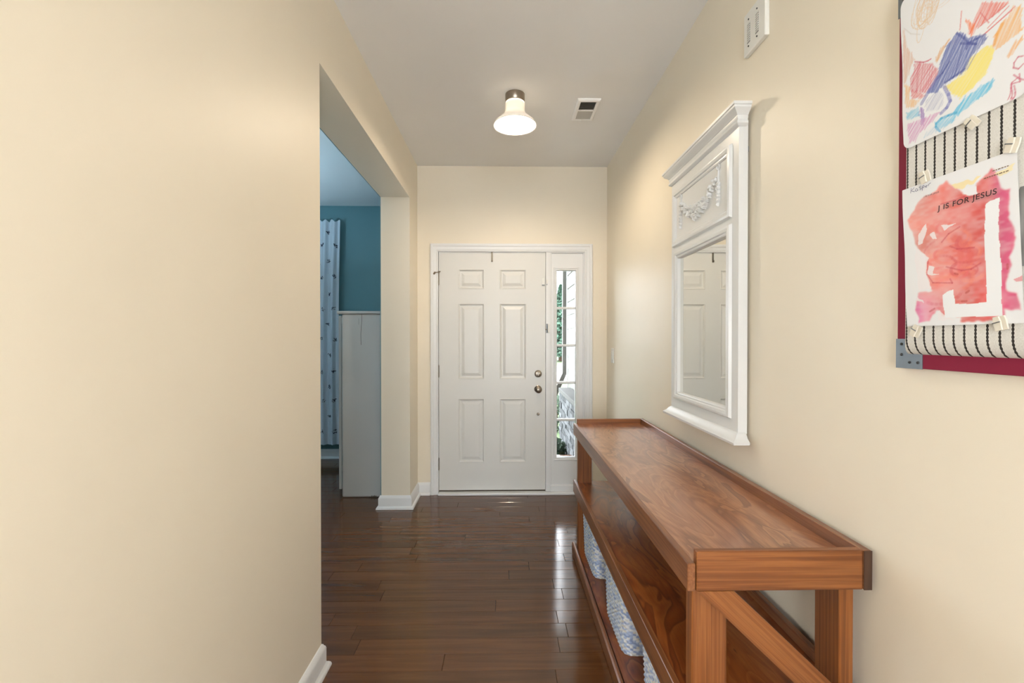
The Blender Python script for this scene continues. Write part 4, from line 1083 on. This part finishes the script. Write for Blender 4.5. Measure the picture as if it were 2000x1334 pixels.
gw = empty('garage_wall', (1.0, 5.4, -0.2), 'cream lap siding wall of the garage seen through the sidelight', 'wall', kind='structure')
GWX = 0.955
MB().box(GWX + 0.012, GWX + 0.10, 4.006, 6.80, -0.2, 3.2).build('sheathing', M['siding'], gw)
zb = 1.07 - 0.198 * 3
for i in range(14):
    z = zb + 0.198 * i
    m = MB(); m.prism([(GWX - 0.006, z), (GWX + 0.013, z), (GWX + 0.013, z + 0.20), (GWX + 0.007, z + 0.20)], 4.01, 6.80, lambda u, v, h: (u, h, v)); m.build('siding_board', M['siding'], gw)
MB().box(GWX - 0.010, GWX + 0.10, 6.80, 6.84, -0.2, 3.2, 0.003).build('corner_trim', M['trim'], gw)
ds = empty('downspout', (0.92, 6.9, 0), 'grey rectangular downspout at the garage corner with a kicked-out elbow', 'downspout')
MB().box(0.890, 0.956, 6.86, 6.95, 0.80, 3.2, 0.008, 2).build('pipe', M['downspout'], ds)
m = MB(); m.prism([(0.890, 0.80), (0.956, 0.80), (0.80, 0.44), (0.735, 0.46)], 6.86, 6.95, lambda u, v, h: (u, h, v)); m.build('elbow', M['downspout'], ds)
MB().box(0.886, 0.960, 6.855, 6.955, 1.60, 1.63, 0.003).build('strap', M['downspout'], ds)
st = empty('stone_wall', (0.86, 5.2, -0.2), 'low grey stacked stone wall with capping outside the sidelight', 'stone wall')
M['mortar'] = paint('grey_mortar', (60, 61, 62), 0.95, 0.6, 120); M['cap'] = paint('grey_stone_cap', (82, 82, 80), 0.9, 0.8, 60, 0.1)
def mk_stone():
    m, nt, p = nodes('grey_ledge_stone'); oi = N(nt, 'ShaderNodeObjectInfo'); nn = noise(nt, coords(nt, (1, 1, 1)), 24, 4)
    c1 = ramp(nt, oi.outputs['Random'], [(0, lin((56, 58, 60))), (0.5, lin((84, 87, 90))), (1, lin((112, 115, 118)))])
    nt.links.new(mixc(nt, 1.0, c1, ramp(nt, nn, [(0.3, (.72,) * 3), (0.7, (1.1,) * 3)]), 'MULTIPLY'), p.inputs['Base Color'])
    p.inputs['Roughness'].default_value = 0.9; bump(nt, nn, p, 0.6, 0.006); return m
M['stone'] = mk_stone()
MB().box(0.81, 0.94, 4.02, 6.40, -0.2, 0.565).build('stone_core', M['mortar'], st)
MB().box(0.775, 0.945, 4.01, 6.43, 0.565, 0.625, 0.008, 2).build('cap_stone', M['cap'], st)
sm = [MB().box(-0.5, 0.5, -0.5, 0.5, -0.5, 0.5, 0.06).build('stone', M['stone'], st) for _ in range(1)][0]
sm.location = (0, 0, 0); rg = random.Random(9); first = True
zr = -0.2
while zr < 0.55:
    hh = min(rg.uniform(0.05, 0.09), 0.565 - zr); yy = 4.04
    while yy < 6.38:
        ln = min(rg.uniform(0.12, 0.30), 6.39 - yy)
        o = sm if first else sm.copy()
        if not first: COL.objects.link(o); o.parent = st
        else: sm.data.transform(Matrix.Translation(world_loc(st)))
        first = False
        o.location = Vector((0.806 - rg.uniform(0, 0.012), yy + ln / 2, zr + hh / 2)) - st.location
        o.scale = (0.04, ln - 0.008, hh - 0.007); yy += ln
    zr += hh
def foliage(n, cx, cy, cz, rx, ry, rz, size, rg_, cone=False):
    V, F = [], []
    for _ in range(n):
        while True:
            p = Vector((rg_.uniform(-1, 1), rg_.uniform(-1, 1), rg_.uniform(-1, 1)))
            if p.length <= 1 and p.length > 0.55: break
        if cone: t = rg_.random() ** 1.6; a = rg_.uniform(0, 2 * PI); rr = (1 - t) * rg_.uniform(.6, 1); p = Vector((rr * math.cos(a), rr * math.sin(a), 2 * t - 1))
        c = Vector((cx + p.x * rx, cy + p.y * ry, cz + p.z * rz)); d = Vector((rg_.gauss(0, 1), rg_.gauss(0, 1), rg_.gauss(0, .6))).normalized(); e = d.orthogonal().normalized() * size * .35
        b = len(V); V.extend([c - d * size / 2, c + e, c + d * size / 2, c - e]); F.append((b, b + 1, b + 2, b + 3))
    return V, F
M['leaf'] = paint('shrub_leaf_green', (48, 68, 48), 0.7, 0, 10, 0.25); M['bark'] = paint('brown_bark', (90, 72, 56), 0.9, 0.6, 40)
M['needle'] = paint('conifer_green', (50, 78, 62), 0.8, 0, 10, 0.3)
def shrub(x, y_, z, r_, h_, n, label, group):
    t = empty('shrub', (x, y_, z), label, 'shrub', group)
    V, F = foliage(n, 0, 0, h_ / 2, r_, r_, h_ / 2, 0.06, rg); f = pydata('foliage', V, F, M['leaf'], t); f['kind'] = 'stuff'
    MB().tube([(x, y_, z), (x, y_, z + h_ * .6)], 0.015, 6).build('stem', M['bark'], t)
shrub(0.66, 5.72, -0.2, 0.12, 0.26, 420, 'low green shrub at the foot of the stone wall', 'shrubs outside the sidelight')
shrub(0.86, 7.35, -0.2, 0.16, 0.60, 500, 'taller green shrub past the end of the stone wall', 'shrubs outside the sidelight')
def conifer(x, y_, h_, r_, label):
    t = empty('conifer', (x, y_, -0.2), label, 'tree', 'conifers across the street')
    V, F = foliage(2600, 0, 0, h_ * .54, r_, r_, h_ * .46, 0.34, rg, True); f = pydata('foliage', V, F, M['needle'], t); f['kind'] = 'stuff'
    MB().tube([(x, y_, -0.2), (x, y_, h_ * .8)], [0.14, 0.03], 8).build('trunk', M['bark'], t)
conifer(3.75, 30, 5.0, 1.5, 'green conifer tree across the street, seen through the top sidelight panes')
conifer(6.6, 33, 4.6, 1.6, 'second green conifer tree farther right across the street')
